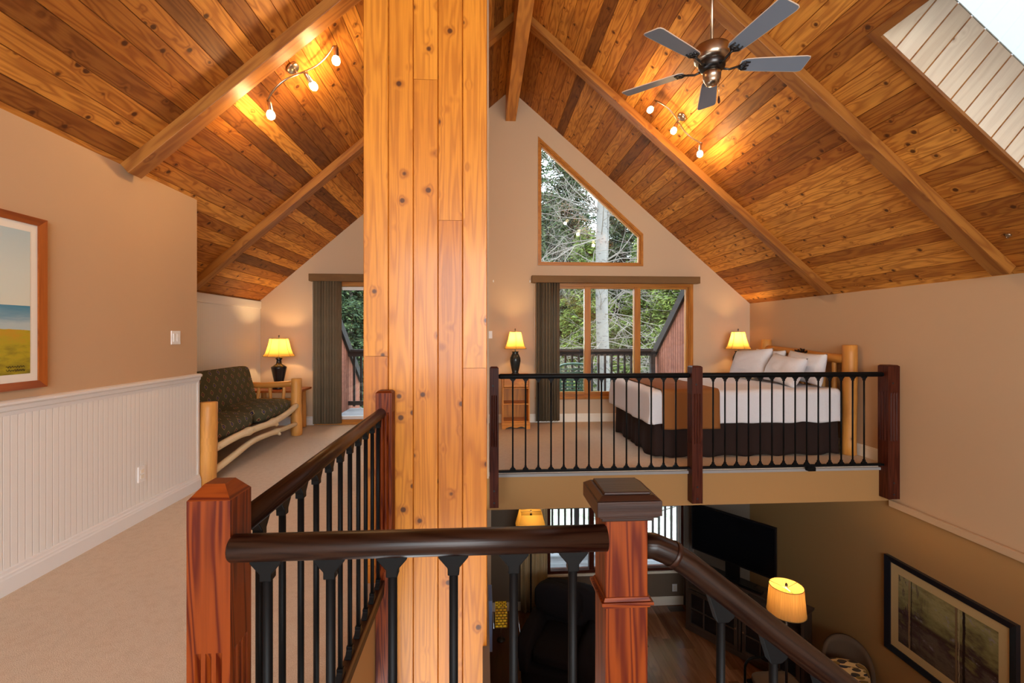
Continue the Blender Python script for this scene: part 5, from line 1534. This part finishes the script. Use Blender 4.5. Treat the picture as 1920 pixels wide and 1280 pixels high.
# garden chair on balcony
gp = plain('green_plastic', S(40, 84, 70), 0.35)
t = thing('garden_chair', (1.57, 8.25, DZ), 'dark green plastic garden chair with slatted back on the balcony', 'chair')
gx, gy, gz = 1.57, 8.25, DZ
MB().box(gx - .24, gy - .22, gz + .40, gx + .24, gy + .22, gz + .43).build('seat', gp, t, bevel=0.01)
for a, b in ((-.22, -.2), (.22, -.2), (-.22, .2), (.22, .2)): MB().tube([(gx + a * 1.1, gy + b * 1.15, gz), (gx + a, gy + b, gz + .41)], [0.02, 0.025], 8).build('leg', gp, t)
m = MB()
for s in (-1, 1): m.tube([(gx + s * .22, gy - .2, gz + .42), (gx + s * .235, gy - .28, gz + .92)], 0.016, 8)
pts = [(gx + .235 * math.cos(a), gy - .28 - .01 * math.sin(a), gz + .90 + .055 * math.sin(a)) for a in [PI * i / 10 for i in range(11)]]
m.tube(pts, 0.022, 8); m.build('back_frame', gp, t)
for i in range(7): MB().box(gx - .225, gy - .245 - i * .006, gz + .47 + i * .062, gx + .225, gy - .232 - i * .006, gz + .505 + i * .062).build('slat', gp, t)
for s in (-1, 1):
    MB().tube([(gx + s * .24, gy - .24, gz + .66), (gx + s * .27, gy + .1, gz + .66), (gx + s * .25, gy + .2, gz + .60), (gx + s * .24, gy + .22, gz + .42)], 0.018, 8).build('armrest', gp, t)

# ground and forest
def groundmat():
    t = NT('forest_ground'); co = t('ShaderNodeTexCoord').outputs['Object']
    n = t.noise(co, 1.5, 5, 0.7); n2 = t.noise(co, 14, 4, 0.7)
    c = t.mix(t.smooth(n, 0.4, 0.6), S(226, 230, 222), S(170, 182, 150)); c = t.mix(t.math('MULTIPLY', t.smooth(n2, 0.5, 0.7), 0.6), c, S(90, 100, 70))
    t.set(Base_Color=c, Roughness=1); return t.m
m = MB(); m.grid(lambda u, v: (-40 + 80 * u, YF + 0.5 + 60 * v, -3.5 + 0.5 * mnoise.noise((u * 8, v * 7, 0)) + max(0, v - .15) * 5), 40, 40)
struct(m.build('ground', groundmat()))
def foliage(name, cols):
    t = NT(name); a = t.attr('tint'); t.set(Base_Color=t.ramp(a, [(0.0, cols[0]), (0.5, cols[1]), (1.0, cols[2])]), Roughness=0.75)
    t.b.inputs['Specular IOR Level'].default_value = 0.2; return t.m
F1 = foliage('spruce_needles', (S(18, 30, 22), S(40, 56, 36), S(76, 88, 50)))
F2 = foliage('bright_spruce_needles', (S(44, 58, 26), S(76, 92, 40), S(112, 124, 58)))
BK = plain('spruce_bark', S(92, 82, 74), 0.95)
def conifer(H, R, dens, seed, low=0.12):
    rn_ = random.Random(seed); m = MB(); br = MB()
    br.tube([(0, 0, 0), (0, 0, H * 0.5), (0, 0, H * 0.97)], [0.15 * H / 10, 0.09 * H / 10, 0.01], 8)
    z = H * low
    while z < H * 0.98:
        f = 1 - (z / H - low) / (1 - low); rad = R * (0.12 + 0.88 * f ** 0.85)
        nb_ = 7
        for b in range(nb_):
            a = rn_.uniform(0, 2 * PI); L = rad * rn_.uniform(0.7, 1.1); droop = rn_.uniform(0.1, 0.4)
            ca, sa_ = math.cos(a), math.sin(a)
            br.tube([(0, 0, z), (ca * L * .5, sa_ * L * .5, z - L * droop * .35), (ca * L, sa_ * L, z - L * droop * .6)], [0.02, 0.012, 0.004], 4, cap=False)
            ns = int(dens * L)
            for s in range(ns):
                q = (s + rn_.random()) / ns * 0.95 + 0.08
                lat = rn_.gauss(0, 0.16 + 0.12 * L * (1 - q)); cx_, cy_ = ca * L * q - sa_ * lat, sa_ * L * q + ca * lat
                cz_ = z - L * droop * q * .6 + rn_.gauss(0, 0.07) - abs(lat) * 0.3
                sz = rn_.uniform(0.03, 0.085); dv = Vector((ca + rn_.gauss(0, .8), sa_ + rn_.gauss(0, .8), rn_.gauss(-.2, .4))).normalized()
                wv = dv.cross(Vector((rn_.gauss(0, 1), rn_.gauss(0, 1), rn_.gauss(0, 1)))).normalized() * sz * 0.35
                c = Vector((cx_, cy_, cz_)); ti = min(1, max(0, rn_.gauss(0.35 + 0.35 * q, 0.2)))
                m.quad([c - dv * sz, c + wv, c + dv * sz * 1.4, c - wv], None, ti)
        z += 0.22 * H / 10
    return m, br
PROTO = []
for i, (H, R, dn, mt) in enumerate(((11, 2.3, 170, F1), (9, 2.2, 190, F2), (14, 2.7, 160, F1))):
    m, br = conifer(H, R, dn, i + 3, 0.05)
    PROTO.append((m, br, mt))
def first_tree(i, loc, label):
    m, br, mt = PROTO[i]
    t = thing('conifer', loc, label, 'tree', 'evergreens beyond the balcony')
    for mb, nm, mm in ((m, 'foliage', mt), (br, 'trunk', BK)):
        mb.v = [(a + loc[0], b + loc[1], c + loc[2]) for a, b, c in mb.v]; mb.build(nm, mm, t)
    return t
TP = [first_tree(0, (1.6, 18, -3.4), 'dark green spruce seen behind the birch trunk'),
      first_tree(1, (6.4, 14.6, -3.6), 'bright yellow green spruce in the right pane of the loft window'),
      first_tree(2, (4.2, 23, -3.2), 'tall spruce in the distance behind the birch')]
spots = []
rt = random.Random(12)
for yy, sp, x0, x1, kinds in ((16.0, 2.3, 3.9, 7.6, (0, 1)), (19.5, 2.2, 2.6, 9.6, (0, 0, 1)), (23.0, 2.3, 2.6, 11.0, (2, 0)), (28.0, 2.5, 3.0, 13.5, (2, 2, 0)),
                              (15.5, 2.2, -6.2, -2.8, (0,)), (19.0, 2.2, -8.0, -3.4, (0, 2)), (24.0, 2.4, -9.6, -4.0, (2,))):
    x = x0
    while x <= x1:
        big = 1.0 if yy < 22 else 1.12
        spots.append((rt.choice(kinds), x + rt.uniform(-.5, .5), yy + rt.uniform(-.8, .8), big * rt.uniform(0.88, 1.1))); x += sp
for (i, x, y, s) in spots:
    c = copy_tree(TP[i], None, (x, y, -3.4), ('dense conifer of the forest seen through the patio door glass' if x < 0 else 'conifer in the near row of the forest beyond the loft window' if y < 21 else 'distant conifer in the far rows of the forest beyond the loft window')); c.rotation_euler.z = random.uniform(0, 6); c.scale = (s, s, s)
# birch
def birchbark():
    t = NT('birch_bark'); co = t('ShaderNodeTexCoord').outputs['Object']
    n = t.noise(t.scale(co, (6.0, 6.0, 26.0)), 1.0, 4, 0.65); n2 = t.noise(t.scale(co, (5.0, 5.0, 6.0)), 1.0, 5, 0.7)
    c = t.mix(t.smooth(n, 0.58, 0.66), S(100, 96, 92), S(44, 40, 39)); c = t.mix(t.smooth(n2, 0.60, 0.68), c, S(44, 40, 38))
    t.set(Base_Color=c, Roughness=0.8); return t.m
BB = birchbark(); TW = plain('bare_twig', S(100, 92, 85), 0.9)
def birch(x, y, z0, top, r0, r1, lean, label, nbr, seed):
    rn_ = random.Random(seed)
    t = thing('birch_tree', (x, y, z0), label, 'tree')
    N = 16; pts = [Vector((x + lean * f + 0.06 * math.sin(f * 7), y, z0 + (top - z0) * f)) for f in [i / N for i in range(N + 1)]]
    MB().tube(pts, [r0 + (r1 - r0) * i / N for i in range(N + 1)], 18).build('trunk', BB, t)
    m = MB()
    def twig(p, d, L, r, dep):
        q = [p]; dd_ = d.copy()
        for i in range(5):
            dd_ = (dd_ + Vector((rn_.gauss(0, .22), rn_.gauss(0, .22), rn_.gauss(-0.03, .2)))).normalized(); q.append(q[-1] + dd_ * L / 5)
        m.tube(q, [r * (1 - .16 * i) for i in range(6)], 5, cap=False)
        if dep:
            for _ in range(5):
                i = rn_.randint(1, 4); twig(q[i], (dd_ + Vector((rn_.gauss(0, .8), rn_.gauss(0, .8), rn_.gauss(0, .6)))).normalized(), L * rn_.uniform(.35, .6), r * .5, dep - 1)
    for i in range(nbr):
        j = rn_.uniform(0.25, 1) * N; p = pts[int(j)]
        a = rn_.uniform(-0.4, 2 * PI); twig(p, Vector((math.cos(a), math.sin(a) * 0.6, rn_.uniform(-0.25, 0.7))).normalized(), rn_.uniform(1.4, 3.4), 0.017, 2)
    m.build('branches', TW, t)
birch(3.24, 12.6, -3.6, 7.5, 0.21, 0.12, 0.12, 'large white birch trunk with bare branches outside the loft window', 60, 5)
birch(3.28, 12.85, -3.6, 8.0, 0.09, 0.065, 0.36, 'slender birch stem just right of the big birch trunk', 30, 8)
m = MB(); rn_ = random.Random(44)
for i in range(150):
    p = Vector((rn_.uniform(-5, 8), rn_.uniform(11, 14), rn_.uniform(-3.3, -0.6))); d = Vector((rn_.gauss(0, 1), rn_.gauss(0, .5), rn_.uniform(0.2, 1.2))).normalized(); q = [p]
    for k2 in range(5):
        d = (d + Vector((rn_.gauss(0, .35), rn_.gauss(0, .3), rn_.gauss(0, .3)))).normalized(); q.append(q[-1] + d * rn_.uniform(.35, .6))
    m.tube(q, [0.018, .015, .012, .01, .008, .004], 4, cap=False)
o = tag(m.build('bare_shrubs', TW), 'tangle of bare pale twigs behind the balcony railing', 'shrub'); o['kind'] = 'stuff'
